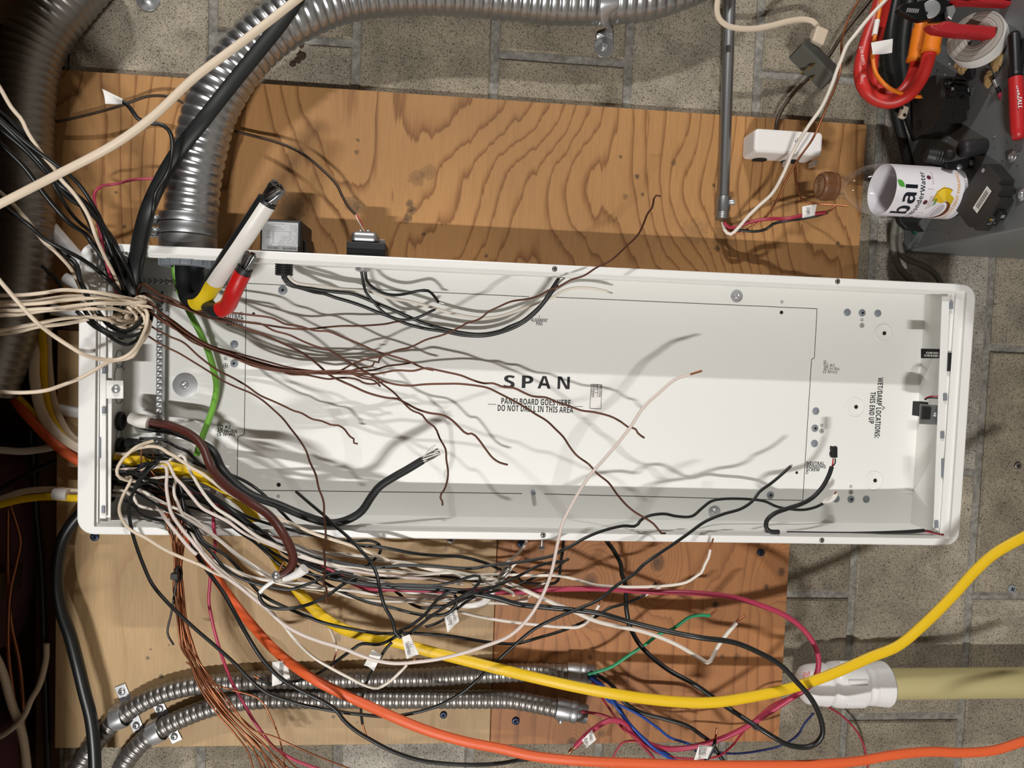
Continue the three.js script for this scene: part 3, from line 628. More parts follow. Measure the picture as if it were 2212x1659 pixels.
// --- bare copper ground wires in the enclosure ---
{
  const G = { group: 'bare copper wires fanned out over the back pan', cat: 'wire' };
  const cu = (label, p, w, o = {}) => wire('bare_copper_wire', label, M.copperDark, o.px || 4.2, p, w, { ...G, ...o, pre: entryAt(262, 690, w[0], p) });
  const B0 = (k) => [318 + k * 0.6, 660 + k * 1.6, 345, 680 + k, 375, 699 + k, 403, 719 + k * .8, 432, 737 + k * .6, 463, 752 + k * .6, 500, 763 + k];
  cu('dark bare copper wire ending just above the letter S of the lettering', [306, 613, 340, 633, 380, 650, 430, 668, 491, 674, 540, 680, 588, 687, 616, 700, 646, 704, 679, 714, 710, 716, 742, 729, 775, 742, 813, 759, 844, 768, 882, 780, 915, 795, 937, 800], [95, 80, 62, 58]);
  cu('dark bare copper wire ending where the black surge protector leads cross it', [308, 635, 345, 646, 390, 655, 430, 668, 470, 684, 510, 692, 540, 697, 570, 701, 616, 708, 649, 711, 677, 710, 702, 707, 742, 704, 768, 704, 813, 701, 839, 697, 856, 692, 869, 692], [92, 72, 55, 50]);
  cu('dark bare copper wire hooking down to end above the long edge with a twisted tip', [308, 613, 350, 637, 400, 657, 445, 672, 490, 687, 540, 696, 563, 699, 591, 714, 624, 723, 654, 737, 682, 748, 715, 758, 742, 775, 768, 790, 783, 799, 801, 810, 811, 818, 831, 833, 851, 848, 869, 867, 889, 886, 912, 896, 922, 910, 940, 924, 950, 947, 963, 972, 964, 992, 968, 1020, 965, 1043, 958, 1061, 950, 1072, 955, 1081, 956, 1092], [98, 74, 66, 68, 70]);
  cu('dark bare copper wire with an angular kink ending under the PANELBOARD lettering', [310, 636, 360, 650, 410, 665, 450, 683, 500, 698, 540, 713, 573, 724, 616, 744, 651, 761, 674, 777, 692, 792, 712, 810, 737, 823, 760, 833, 793, 848, 834, 859, 859, 862, 879, 872, 902, 884, 927, 892, 958, 897, 978, 909, 996, 927, 1008, 937, 1021, 937, 1036, 952, 1049, 970, 1064, 989, 1079, 999, 1097, 1004], [94, 70, 62, 60], { px: 4.8 });
  cu('long bare copper wire rising over the flange to a hook before the plywood', [...B0(-2), 540, 771, 580, 782, 630, 795, 680, 802, 717, 805, 737, 800, 760, 787, 793, 775, 823, 770, 856, 757, 889, 749, 920, 734, 958, 723, 985, 711, 1011, 697, 1036, 689, 1056, 673, 1077, 663, 1105, 651, 1138, 646, 1164, 639, 1189, 625, 1207, 620, 1232, 605, 1262, 595, 1290, 577, 1320, 562, 1353, 532, 1379, 506, 1391, 481, 1399, 461, 1409, 448, 1414, 425, 1420, 421, 1427, 424], [100, 80, 70, 95, 140, 150]);
  cu('long bare copper wire crossing the big lettering to end by the pinkish white wire', [...B0(1), 540, 776, 600, 793, 650, 802, 700, 807, 750, 806, 808, 808, 856, 800, 894, 801, 920, 795, 942, 799, 970, 805, 996, 811, 1021, 821, 1046, 828, 1066, 828, 1087, 836, 1110, 838, 1131, 848, 1151, 856, 1181, 859, 1201, 868, 1232, 878, 1257, 887, 1282, 890, 1320, 900, 1341, 911, 1358, 923, 1371, 925, 1379, 937, 1392, 946], [100, 80, 70, 75, 80, 90], { px: 4.8 });
  cu('bare copper wire with a small zigzag near its end', [...B0(3), 540, 783, 600, 797, 660, 804, 715, 804, 758, 801, 778, 795, 806, 790, 808, 781, 820, 782, 821, 771, 826, 768], [100, 78, 64, 66]);
  cu('short bare copper wire lifting gently out of the copper bunch', [...B0(2), 540, 786, 600, 799, 655, 806, 710, 806, 758, 803, 808, 799, 839, 790, 867, 787, 891, 783], [98, 75, 60, 56]);
  cu('bare copper wire with a folded loop at its end below the copper bunch', [...B0(5), 540, 786, 603, 800, 624, 808, 661, 810, 712, 819, 732, 816, 770, 819, 788, 828, 811, 829, 829, 824, 837, 827], [100, 76, 58, 54]);
  cu('bare copper wire splitting off the bunch with a bent bright tip', [...B0(4), 540, 788, 610, 803, 680, 806, 755, 806, 780, 816, 808, 822, 822, 835], [96, 72, 55, 50]);
  cu('longest bare copper wire running across the lettering to the long edge of the enclosure', [...B0(0), 540, 780, 600, 796, 660, 802, 730, 801, 786, 803, 813, 816, 844, 828, 882, 833, 920, 830, 965, 829, 991, 829, 1029, 833, 1054, 838, 1077, 849, 1110, 866, 1141, 884, 1156, 894, 1181, 909, 1202, 929, 1217, 944, 1232, 967, 1247, 985, 1272, 1003, 1290, 1023, 1315, 1043, 1333, 1068, 1353, 1091, 1371, 1106, 1396, 1121, 1412, 1132, 1422, 1144, 1429, 1152, 1438, 1152], [102, 82, 75, 85, 110, 135], { px: 4.6 });
  cu('bare copper wire ending in a small curled hook over the black cable', [320, 701, 342, 714, 367, 727, 395, 739, 430, 770, 471, 800, 501, 815, 532, 833, 560, 853, 591, 867, 611, 876, 634, 887, 651, 892, 674, 905, 694, 909, 717, 918, 732, 919, 745, 928, 755, 942, 765, 949, 765, 958, 773, 959], [98, 75, 62, 66]);
  cu('bare copper wire dropping over the edge of the enclosure and ending in an S bend', [314, 721, 354, 747, 385, 762, 415, 780, 451, 802, 483, 823, 515, 838, 540, 848, 565, 863, 591, 885, 611, 904, 629, 927, 646, 949, 662, 975, 669, 997, 682, 1025, 689, 1056, 697, 1076, 700, 1091, 700, 1116, 703, 1139, 703, 1165, 699, 1180, 701, 1201, 702, 1216, 702, 1235, 700, 1254, 700, 1265, 707, 1274, 704, 1287, 707, 1301], [98, 80, 90, 140, 175, 190]);
  cu('thin bare copper wire lying highest in the copper bunch', [322, 668, 352, 690, 385, 715, 415, 738, 450, 752, 500, 770, 560, 790, 620, 800, 690, 806, 760, 808, 808, 817], [104, 84, 66, 60], { px: 3.6 });
}
// --- the green ground and the service conductors ---
wire('ground_wire', 'thick lime green ground wire hanging from the grey lock nut', M.green, 13, [379, 572, 384, 600, 392, 635, 410, 675, 432, 718, 450, 760, 463, 805, 468, 835, 460, 880, 446, 920, 432, 958, 424, 985], [62, 50, 42, 48, 60]);
{
  const t = thing('service_cable', 'thick black service cable with white and yellow tape and cut aluminium strands', 'cable');
  const p = [398, 545, 398, 590, 402, 622, 412, 648, 432, 648, 455, 618, 490, 565, 530, 505, 563, 455, 578, 432], w = [60, 66, 110, 165, 190, 205], cp = run(p, w), rc = radius(39, 150); laid(cp, rc);
  mesh('insulation', tube(cp, rc, { k: 18 }), M.blackThick, t);
  const wt = mesh('white_tape', tube(stretch(cp, 0.46, 0.985, 14), rc * 1.05, { k: 16, a0: -1.2, a1: 1.75, step: 0.003, rf: (f, l) => 1 + 0.012 * Math.abs(Math.sin(l * 95)) }), M.tapeWhite, t); wt.userData.label = 'white electrical tape';
  const yt = mesh('yellow_tape', tube(stretch(cp, 0.30, 0.50, 10), rc * 1.07, { k: 20, a0: -1.7, a1: 1.8, step: 0.003 }), M.tapeYellow, t); yt.userData.label = 'yellow phase tape';
  strands(t, 'strand', M.strandAl, 32, 577, 436, 602, 400, 205, 215, 15, 0.25, 0.6);
  settle(t);
}
{
  const t = thing('service_cable', 'thick black service cable wrapped in red tape with a cut stranded end', 'cable');
  const cp = run([420, 548, 424, 590, 434, 630, 448, 658, 468, 671, 489, 662, 505, 630, 520, 598, 530, 578], [64, 62, 90, 130, 160, 172]), rc = radius(31, 120); laid(cp, rc);
  mesh('insulation', tube(cp, rc, { k: 16 }), M.blackThick, t);
  mesh('red_tape', tube(stretch(cp, 0.60, 0.965, 10), rc * 1.07, { k: 18, step: 0.003, rf: (f, l) => 1 + 0.015 * Math.abs(Math.sin(l * 110)) }), M.tapeRed, t);
  strands(t, 'strand', M.strandAl, 25, 529, 580, 541, 547, 172, 182, 13, 0.12, 0.4);
  settle(t);
}
// --- surge protector and transformer leads ---
{
  const g = 'thin leads from the black surge protector';
  wire('surge_lead', 'black surge protector lead lying over its twin with a lifted end', M.black, 7.5, [614, 572, 616, 597, 628, 611, 640, 617, 660, 619, 690, 624, 715, 628, 735, 631, 760, 634, 790, 645, 820, 658, 850, 670, 880, 683, 915, 698, 950, 708, 1000, 719, 1040, 722, 1080, 715, 1100, 706, 1128, 694, 1151, 676, 1174, 653, 1186, 633, 1207, 601], [72, 55, 48, 55, 85], { group: g, tip: [1214, 597, 1222, 598], tipM: M.strand });
  wire('surge_lead', 'black surge protector lead lying under its twin with a lifted end', M.black, 7.5, [611, 572, 613, 600, 625, 615, 650, 622, 680, 631, 700, 634, 725, 643, 750, 650, 780, 660, 815, 674, 845, 685, 880, 700, 920, 710, 960, 716, 1000, 724, 1050, 725, 1100, 712, 1130, 697, 1155, 677, 1180, 648, 1204, 614], [70, 45, 38, 45, 75], { group: g, tip: [1212, 606, 1220, 600], tipM: M.strand });
  wire('surge_lead', 'white surge protector lead with a stripped tip at the long edge of the back pan', M.whiteW, 6.5, [619, 572, 625, 602, 640, 613, 665, 618, 700, 620, 730, 625, 770, 627, 800, 630, 840, 643, 880, 650, 920, 660, 960, 672, 1000, 682, 1040, 687, 1080, 683, 1120, 670, 1160, 655, 1195, 642, 1210, 632, 1235, 623, 1270, 622, 1300, 627, 1312, 630], [72, 50, 40, 38, 45], { group: g, tip: [1318, 632, 1323, 633], tipM: M.strand });
  wire('transformer_lead', 'black transformer lead dipping low with a cut end', M.black, 6.2, [779, 574, 784, 605, 790, 630, 805, 650, 825, 672, 845, 685, 865, 691, 890, 690, 910, 683, 930, 673, 940, 668], [80, 60, 50, 56], { tip: [943, 666], tipM: M.strand });
  wire('transformer_lead', 'black transformer lead with a sharp bend before its stranded tip', M.black, 6.2, [789, 574, 792, 605, 805, 620, 825, 632, 850, 637, 875, 635, 900, 629, 925, 628, 940, 642, 948, 654], [82, 62, 52, 58], { tip: [953, 654, 959, 656], tipM: M.strand });
}
// --- wires arriving from the ceiling side ---
wire('sheathed_cable', 'beige cable hanging free in front of the big conduits', M.beige, 17, [-30, 456, 60, 410, 120, 379, 250, 310, 330, 252, 420, 168, 500, 108, 580, 47, 690, -40], [420, 440, 440, 430], { cat: 'cable', k: 14 });
{
  const t = thing('black_cable', 'wide flat black cable slanting down beside the tall silver conduit into the enclosure', 'cable');
  mesh('sheath', tube(run([668, -45, 610, 45, 560, 108, 500, 182, 440, 258, 385, 328, 345, 395, 318, 455, 300, 520, 290, 575, 284, 632], [150, 160, 175, 160, 90]), [radius(31, 150), radius(17, 150)], { k: 14 }), M.blackThick, t);
  settle(t);
}
wire('black_wire', 'thin black wire with a curled white paper flag on its free end', M.black, 8, [262, 218, 275, 226, 288, 243, 300, 258, 322, 266, 345, 268, 362, 278, 371, 296, 371, 335, 362, 372, 344, 402, 335, 420, 331, 455, 322, 500, 312, 545, 304, 580, 300, 615, 290, 650], [230, 220, 205, 190, 120, 80], { tag: { c: [266, 214, 221, 192, 230, 226, 262, 222], w: 230, ph: 2 } });
{
  const g = 'black wires bunched towards the joists', L = 'black wire in the loose bunch passing in front of the dull conduit';
  const bw = (p, w, px = 9, label = L) => wire('black_wire', label, M.black, px, p, w, { group: g, post: p[p.length - 2] > 250 ? entryAt(252, 668, w[w.length - 1], p.slice(-2)) : undefined });
  bw([-25, 222, 40, 278, 90, 333, 140, 388, 175, 438, 195, 480, 215, 530, 240, 580, 262, 625, 284, 652], [240, 220, 190, 120, 80]);
  bw([-25, 258, 60, 328, 110, 383, 150, 428, 190, 455, 220, 490, 245, 530, 265, 590, 278, 650], [230, 210, 180, 115, 75], 11);
  bw([-20, 240, 60, 310, 130, 362, 168, 395, 205, 450, 235, 510, 265, 560, 290, 610, 298, 655], [255, 225, 195, 130, 85], 8);
  bw([-25, 288, 50, 358, 100, 425, 150, 480, 200, 512, 235, 570, 255, 612, 272, 650], [225, 205, 175, 110, 70], 10);
  bw([-25, 238, 30, 290, 85, 345, 130, 400, 165, 425, 205, 462, 228, 505, 250, 560, 268, 610, 283, 655], [248, 222, 188, 125, 78], 12);
  bw([60, 300, 95, 360, 128, 420, 160, 470, 200, 510, 230, 550, 256, 590, 276, 645], [215, 190, 150, 100, 70], 7);
  bw([-20, 425, 10, 448, 63, 486, 96, 516, 142, 542, 172, 557, 210, 582, 243, 610, 268, 640, 285, 658], [200, 190, 165, 120, 80], 8.5, 'black wire bowing low across the rounded corner of the enclosure');
  bw([-20, 480, 15, 511, 51, 542, 84, 577, 114, 600, 134, 623], [80, 60, 45], 8, 'black wire lying against the dull conduit and ending in the dark');
  bw([94, 515, 142, 552, 165, 572, 172, 603, 182, 623, 197, 651, 215, 673, 243, 701, 273, 714, 299, 701, 312, 680, 316, 662], [150, 160, 155, 135, 95], 10, 'black wire looping down inside the corner past the beige wires');
  bw([172, 653, 192, 684, 215, 706, 243, 721, 273, 727, 304, 721, 318, 705, 320, 680], [150, 155, 140, 95], 8.5, 'black wire with a wide loop below the beige wires');
  bw([165, 672, 187, 690, 203, 704, 228, 719, 253, 737, 273, 744, 289, 739, 304, 716, 316, 690], [145, 150, 130, 90], 8, 'black wire making the lowest loop below the beige wires');
  wire('red_wire', 'thin pink red wire bent at a right angle over the plywood behind the black bunch', M.pinkRed, 6, [380, 388, 340, 386, 304, 387, 278, 390, 253, 397, 220, 402, 208, 410, 204, 424, 207, 452, 213, 500, 224, 547, 233, 572, 240, 595, 251, 615, 264, 640], [60, 60, 65, 110, 140, 85]);
}
{
  const g = 'beige wires drawn back towards the joists';
  const bw = (p, w, px = 7.6, label = 'beige wire in the bunch drawn straight back out of the enclosure') => wire('beige_wire', label, M.beige, px, p, w, { group: g, post: p[0] < 0 ? entryAt(256, 684, w[w.length - 1], p.slice(-2)) : undefined });
  bw([-25, 639, 0, 638, 49, 637, 98, 632, 138, 626, 171, 628, 212, 632, 252, 640, 277, 646, 301, 654, 322, 659], [200, 190, 165, 100]);
  bw([-25, 654, 0, 653, 65, 651, 114, 644, 147, 640, 179, 640, 228, 645, 277, 649, 304, 655], [190, 180, 150, 95]);
  bw([-25, 661, 0, 660, 49, 658, 98, 654, 147, 648, 195, 645, 228, 648, 261, 654, 293, 656, 322, 661], [205, 195, 165, 105]);
  bw([-25, 672, 0, 671, 41, 671, 81, 668, 122, 666, 155, 661, 187, 657, 220, 654, 269, 656, 318, 659], [210, 200, 170, 108]);
  bw([-25, 684, 0, 681, 41, 679, 73, 674, 114, 669, 163, 667, 204, 667, 244, 666, 269, 671, 290, 672, 303, 664], [215, 195, 160, 95]);
  bw([-25, 718, 0, 714, 49, 705, 98, 695, 130, 689, 171, 685, 204, 686, 228, 690, 252, 697, 274, 695, 293, 684, 302, 670], [200, 185, 155, 95]);
  bw([-25, 724, 0, 721, 41, 716, 81, 706, 130, 701, 171, 695, 204, 690, 236, 692, 261, 699, 280, 694, 298, 685, 312, 683], [190, 180, 150, 100]);
  bw([-20, 584, 0, 607, 24, 635, 49, 664, 78, 695, 114, 724, 155, 751, 179, 765, 204, 773, 228, 777, 254, 777, 277, 767, 293, 752, 309, 723, 319, 698, 322, 670], [260, 240, 210, 165, 110], 8.6, 'beige wire crossing in front of the others and dipping into the enclosure');
  bw([-30, 843, 0, 846, 50, 848, 101, 843, 139, 830, 177, 815, 215, 793, 236, 781, 260, 777, 285, 770, 298, 747, 310, 726, 320, 690], [215, 205, 180, 150, 105], 7.8, 'beige wire sagging low past the cable bundle before entering the enclosure');
  bw([-20, 160, 0, 190, 25, 233, 46, 258, 58, 284, 78, 316, 101, 347, 116, 362, 129, 385, 157, 415, 185, 455, 195, 476, 205, 506, 228, 560, 262, 630], [250, 230, 210, 190, 90], 8, 'beige wire woven through the black bunch in front of the dull conduit');
  bw([-20, 400, 15, 428, 51, 466, 75, 495, 94, 521, 122, 544, 152, 577, 165, 602, 182, 640, 196, 668, 215, 690], [190, 180, 165, 140, 130], 8, 'beige wire passing the white plastic pipe ends at the corner of the enclosure');
  for (const [i, q] of [[0, [268, 655, 290, 672, 300, 690, 285, 706, 262, 706, 245, 694]], [1, [276, 660, 298, 668, 312, 688, 300, 708, 276, 712]], [2, [282, 652, 305, 648, 318, 656, 326, 664, 318, 670]]])
    bw(q, [95, 110, 85], 6.5, 'short beige wire end curled among the black loops');
}
// thermostat cable to the transformer
{
  const t = thing('thermostat_cable', 'thin brown sheathed cable with split red and white leads to the transformer', 'cable');
  mesh('sheath', tube(run([80, 278, 105, 267, 160, 255, 220, 240, 270, 225, 320, 208, 360, 208, 385, 216, 415, 234, 455, 262, 500, 281, 545, 293, 600, 308, 650, 330, 700, 370, 728, 400, 740, 425, 755, 450, 768, 463], [30, 40, 45, 32, 45, 55]), radius(6.2, 45), { k: 8 }), M.brownSheath, t);
  mesh('red_lead', tube(run([768, 463, 778, 474, 783, 486, 784, 500], [55, 62]), radius(2.6, 58), { k: 6 }), M.tapeRed, t);
  mesh('white_lead', tube(run([768, 463, 772, 474, 780, 488, 787, 500], [55, 64]), radius(2.6, 58), { k: 6 }), M.whiteW, t);
  settle(t);
}
// a wire that starts in the crowded corner comes in through the bushings of the short wall
const entry = (p, w) => p[0] > 250 && p[0] < 480 && p[1] > 960 && p[1] < 1135 ? entryAt(252, 1012 + (p[1] - 1000) * 0.4, w[0], p) : undefined;
// --- the mass of wires spilling over the long edge of the enclosure ---
const NM = { flat: 0.5, cat: 'cable', k: 16 };
wire('yellow_cable', 'flat yellow sheathed cable sweeping from the enclosure past the capped white fitting', M.yellow, 25, [262, 1000, 300, 1003, 360, 1008, 430, 1028, 490, 1060, 540, 1105, 575, 1165, 600, 1210, 625, 1250, 655, 1290, 695, 1330, 740, 1358, 800, 1376, 860, 1388, 920, 1405, 1000, 1425, 1080, 1445, 1160, 1465, 1240, 1483, 1320, 1498, 1400, 1510, 1480, 1517, 1545, 1517, 1640, 1502, 1720, 1483, 1800, 1455, 1880, 1420, 1940, 1395, 2000, 1345, 2060, 1285, 2110, 1230, 2150, 1195, 2212, 1160, 2260, 1135], [60, 70, 120, 150, 170, 185, 190, 190, 200, 215], NM);
wire('orange_cable', 'flat orange sheathed cable sweeping from the enclosure along the foot of the plywood', M.orange, 22, [20, 850, 60, 897, 110, 948, 165, 990, 215, 1016, 250, 1026, 300, 1040, 345, 1070, 368, 1115, 402, 1157, 450, 1225, 500, 1295, 540, 1345, 600, 1410, 680, 1468, 760, 1508, 840, 1545, 920, 1577, 1000, 1601, 1080, 1617, 1156, 1634, 1257, 1644, 1384, 1649, 1500, 1653, 1640, 1654, 1753, 1652, 1855, 1644, 1930, 1631, 2006, 1624, 2082, 1626, 2146, 1621, 2212, 1601, 2260, 1585], [40, 45, 70, 150, 175, 190, 190, 190, 200], { ...NM, flat: 0.62 });
wire('red_cable', 'thick rose red wire looping past the white fitting to a paper flag', M.pinkRed, 12, [300, 1030, 360, 1046, 420, 1066, 450, 1078, 480, 1097, 510, 1113, 540, 1130, 620, 1180, 700, 1220, 760, 1250, 850, 1268, 960, 1276, 1100, 1280, 1200, 1273, 1300, 1272, 1400, 1278, 1500, 1281, 1580, 1290, 1650, 1310, 1700, 1332, 1740, 1365, 1764, 1405, 1768, 1440, 1756, 1473, 1735, 1492, 1700, 1514, 1660, 1540, 1600, 1577, 1540, 1602, 1480, 1616, 1440, 1617, 1400, 1606, 1370, 1590, 1350, 1566, 1335, 1557, 1312, 1558, 1290, 1570, 1270, 1585, 1255, 1600, 1243, 1613], [50, 70, 130, 145, 120, 120, 140, 140, 110, 90, 95],
  { tip: [1236, 1618, 1230, 1626], twisted: 1, tag: { c: [1279, 1577, 1288, 1597, 1268, 1618, 1256, 1596], w: 108, lines: [['Hot', 1276, 1594, 14, 6, 78], ['Pump', 1266, 1604, 18, 6, 72]] } });
{ // white taped shielded cable
  const t = thing('taped_cable', 'cable wrapped in wrinkled white tape with frayed silver braid at its end', 'cable');
  const p = [395, 932, 430, 965, 460, 1000, 480, 1040, 491, 1075, 510, 1108, 540, 1142, 590, 1168, 640, 1183, 700, 1212, 740, 1234, 790, 1254, 830, 1262, 870, 1273, 930, 1287, 980, 1298, 1010, 1307, 1040, 1304, 1058, 1287, 1068, 1268, 1078, 1254], w = [45, 60, 120, 140, 135, 130, 130];
  laid(run(p, w), radius(15, 120));
  mesh('white_tape', tube(run(p, w), radius(15, 120), { k: 14, step: 0.0035, rf: (f, l) => 1 + 0.10 * (vn(l * 130, 3) - 0.5) + 0.12 * (vn(l * 420, 8) - 0.5) }), M.tapeWhite, t);
  strands(t, 'strand', M.strand, 14, 1078, 1255, 1098, 1222, 130, 138, 14, 0.5, 1.6);
  settle(t);
}
{ // brown jacket and its black twin from the white tape lump
  const t = thing('brown_cable', 'dark red brown ribbed cable with a white tape lump and a steel ball lug', 'cable');
  laid(run([318, 911, 370, 920, 420, 944, 440, 970, 456, 1010, 490, 1050, 540, 1085, 580, 1112, 610, 1150, 630, 1190, 633, 1215, 622, 1234, 606, 1243], [66, 90, 130, 165, 185, 195]), radius(18, 130));
  mesh('insulation', tube(run([290, 906, 318, 911, 370, 920, 420, 944, 440, 970, 456, 1010, 490, 1050, 540, 1085, 580, 1112, 610, 1150, 630, 1190, 633, 1215, 622, 1234, 606, 1243], [62, 66, 90, 130, 165, 185, 195]), radius(18, 130), { k: 14 }), M.brown, t);
  mesh('white_tape', tube(run([285, 902, 300, 908, 318, 912, 322, 913], [60, 64, 66]), radius(28, 62), { k: 14, step: 0.003, rf: (f, l) => 1 + 0.08 * vn(l * 300, 2) - 0.25 * Math.max(0, 0.35 - f) }), M.tapeWhite, t);
  const b = new THREE.SphereGeometry(radius(20, 198), 20, 14); b.translate(...at(597, 1243, mm(198)).toArray()); mesh('ball_lug', b, M.steel, t);
  mesh('white_boot', tube(run([612, 1252, 630, 1246, 646, 1238, 658, 1228], [200, 203, 206]), radius(18, 200), { k: 10, rf: f => 0.55 + 0.75 * f }), M.coverWhite, t);
  mesh('bare_end', tube(run([602, 1236, 607, 1224, 614, 1212], [200, 203]), radius(4, 200), { k: 6 }), M.copper, t);
  settle(t);
}
wire('black_cable', 'thick black cable snaking up from the wires with silver strands at its cut end', M.blackThick, 17.5, [290, 912, 320, 922, 380, 933, 430, 955, 462, 977, 478, 1010, 510, 1045, 545, 1070, 600, 1090, 650, 1110, 690, 1122, 720, 1128, 750, 1122, 780, 1105, 803, 1072, 820, 1051, 850, 1031, 880, 1014, 913, 994], [58, 62, 85, 110, 125, 120, 110, 105], {
  cat: 'cable', extra: (t) => { strands(t, 'strand', M.strand, 15, 912, 995, 950, 974, 105, 105, 11, 0.25, 0.8); mesh('strand', tube([[914, 990], [922, 978], [932, 968], [941, 962]].map(([x, y], i) => at(x, y, mm(depthAt(914, 990) + 2 + i))), radius(3, 105), { k: 6 }), M.strand, t); } });
{
  const g = 'black wires spilling out of the enclosure';
  const bw = (label, p, w, px = 6.6, o = {}) => wire('black_wire', label, M.black, px, p, w, { group: g, pre: entry(p, w), ...o });
  bw('black wire running the whole edge to a white taped tip by the grey studs', [300, 1010, 340, 1020, 380, 1035, 420, 1062, 470, 1098, 520, 1130, 560, 1155, 600, 1175, 636, 1189, 674, 1203, 712, 1212, 762, 1221, 813, 1225, 863, 1222, 914, 1222, 952, 1224, 990, 1227, 1028, 1227, 1058, 1221, 1109, 1216, 1159, 1208, 1197, 1199, 1210, 1191, 1235, 1179, 1260, 1164, 1295, 1149, 1346, 1136, 1374, 1136, 1384, 1124, 1399, 1115, 1434, 1110, 1460, 1115, 1495, 1115, 1515, 1099, 1536, 1083, 1561, 1078, 1612, 1078, 1652, 1083, 1677, 1094, 1708, 1100, 1738, 1101, 1763, 1095, 1781, 1086], [60, 110, 150, 155, 155, 150, 130, 70, 50], 7, { tip: [1798, 1076, 1806, 1062], tipW: 52, extra: (t) => sleeve(t, 'white_tape', M.tapeWhite, 11, [1777, 1088, 1788, 1081, 1800, 1074, 1806, 1066], [50, 53], { rf: f => 0.7 + 0.6 * Math.sin(f * 2.9) }) });
  bw('black wire making the largest sweep round the strapped conduits and back up into the enclosure', [347, 995, 329, 1010, 309, 1030, 289, 1061, 278, 1091, 281, 1137, 294, 1180, 309, 1219, 329, 1262, 367, 1307, 418, 1355, 468, 1398, 506, 1432, 545, 1472, 578, 1497, 641, 1519, 717, 1535, 780, 1543, 844, 1547, 894, 1540, 945, 1525, 996, 1497, 1046, 1455, 1080, 1423, 1118, 1388, 1151, 1361, 1194, 1338, 1245, 1317, 1295, 1295, 1333, 1264, 1371, 1239, 1391, 1219, 1422, 1197, 1455, 1175, 1485, 1154, 1523, 1127, 1561, 1111, 1601, 1099, 1627, 1081, 1640, 1063, 1667, 1043, 1685, 1028, 1708, 1007], [110, 140, 165, 170, 165, 160, 165, 175, 170, 120, 90], 7.2, { tip: [1711, 1004], tipM: M.strand });
  bw('thick glossy black wire looping past the white fitting and back behind the enclosure', [330, 1035, 400, 1046, 450, 1068, 500, 1102, 560, 1150, 620, 1195, 680, 1226, 740, 1250, 800, 1263, 880, 1269, 950, 1272, 1020, 1281, 1071, 1291, 1118, 1305, 1181, 1312, 1232, 1317, 1295, 1325, 1358, 1343, 1434, 1362, 1510, 1377, 1586, 1388, 1640, 1410, 1685, 1436, 1720, 1472, 1743, 1497, 1763, 1528, 1776, 1566, 1776, 1588, 1763, 1606, 1741, 1614, 1703, 1609, 1677, 1596, 1640, 1573, 1586, 1538, 1548, 1512, 1498, 1477, 1447, 1449, 1404, 1416, 1379, 1388, 1361, 1353, 1353, 1315, 1351, 1264, 1343, 1239, 1341, 1219, 1326, 1190, 1310, 1168, 1290, 1140], [60, 130, 150, 150, 160, 180, 215, 215, 200, 150, 80, 45], 11.5);
  bw('black wire running under the yellow cable to a white flag by a dark knot', [375, 1055, 395, 1085, 420, 1130, 441, 1170, 461, 1184, 487, 1200, 506, 1219, 525, 1242, 545, 1265, 565, 1284, 591, 1300, 641, 1322, 692, 1343, 755, 1358, 818, 1368, 894, 1368, 970, 1374, 1046, 1386, 1100, 1391, 1118, 1390, 1169, 1376, 1219, 1361, 1270, 1340, 1295, 1328, 1313, 1315, 1346, 1305, 1371, 1296, 1391, 1285, 1408, 1270, 1418, 1259], [80, 140, 155, 150, 140, 130, 120, 105], 7, { tip: [1424, 1254], tag: { c: [1396, 1279, 1428, 1268, 1424, 1277, 1393, 1287], w: 110 } });
  bw('black wire loop with a white sleeve running to the steel ball lug', [771, 1248, 743, 1261, 712, 1283, 674, 1303, 636, 1313, 604, 1315, 579, 1310, 564, 1297, 560, 1283, 565, 1275], [150, 170, 185, 192], 7.6, { extra: (t) => sleeve(t, 'white_sleeve', M.coverWhite, 9, [562, 1280, 567, 1273, 578, 1264, 592, 1254], [192, 197]) });
  bw('black wire ending in a tight hairpin beside the edge of the pale plywood', [470, 1085, 540, 1118, 618, 1142, 674, 1155, 712, 1162, 762, 1167, 800, 1168, 819, 1177, 823, 1187, 816, 1201, 800, 1216, 781, 1235], [90, 140, 150, 140]);
  bw('black wire passing behind the brown ribbed cable and lying flat on the pale plywood', [450, 1090, 490, 1125, 525, 1152, 550, 1170, 575, 1193, 600, 1216, 616, 1227, 640, 1240, 674, 1251, 687, 1263, 705, 1270, 737, 1273, 775, 1277, 807, 1279, 840, 1274, 870, 1270], [90, 140, 130, 110]);
  bw('black wire hanging straight across the others to a flag over the yellow cable', [640, 1062, 680, 1098, 722, 1137, 755, 1165, 780, 1190, 803, 1218, 814, 1241, 818, 1260, 822, 1279, 831, 1310, 849, 1343, 854, 1366, 867, 1378], [70, 130, 165, 190, 195], 7.4, { tag: { c: [868, 1376, 885, 1370, 905, 1416, 879, 1421], w: 196, lines: [['LL', 888, 1396, 8, 6, 80], ['Basement', 881, 1402, 26, 6, 76]] } });
  bw('black wire that dives and turns up squarely behind the edge of the enclosure', [300, 950, 354, 952, 380, 965, 405, 975, 418, 987, 435, 1003, 468, 1013, 494, 1023, 527, 1038, 555, 1056, 583, 1081, 611, 1109, 634, 1132, 659, 1147, 702, 1157, 732, 1167, 768, 1177, 818, 1180, 844, 1185, 894, 1195, 945, 1200, 991, 1202, 1021, 1208, 1054, 1218, 1083, 1231, 1114, 1239, 1121, 1250, 1130, 1258, 1147, 1260, 1197, 1260, 1206, 1253, 1209, 1239, 1212, 1210, 1216, 1188, 1217, 1165, 1217, 1150], [60, 55, 90, 145, 145, 110, 60, 45], 6.8);
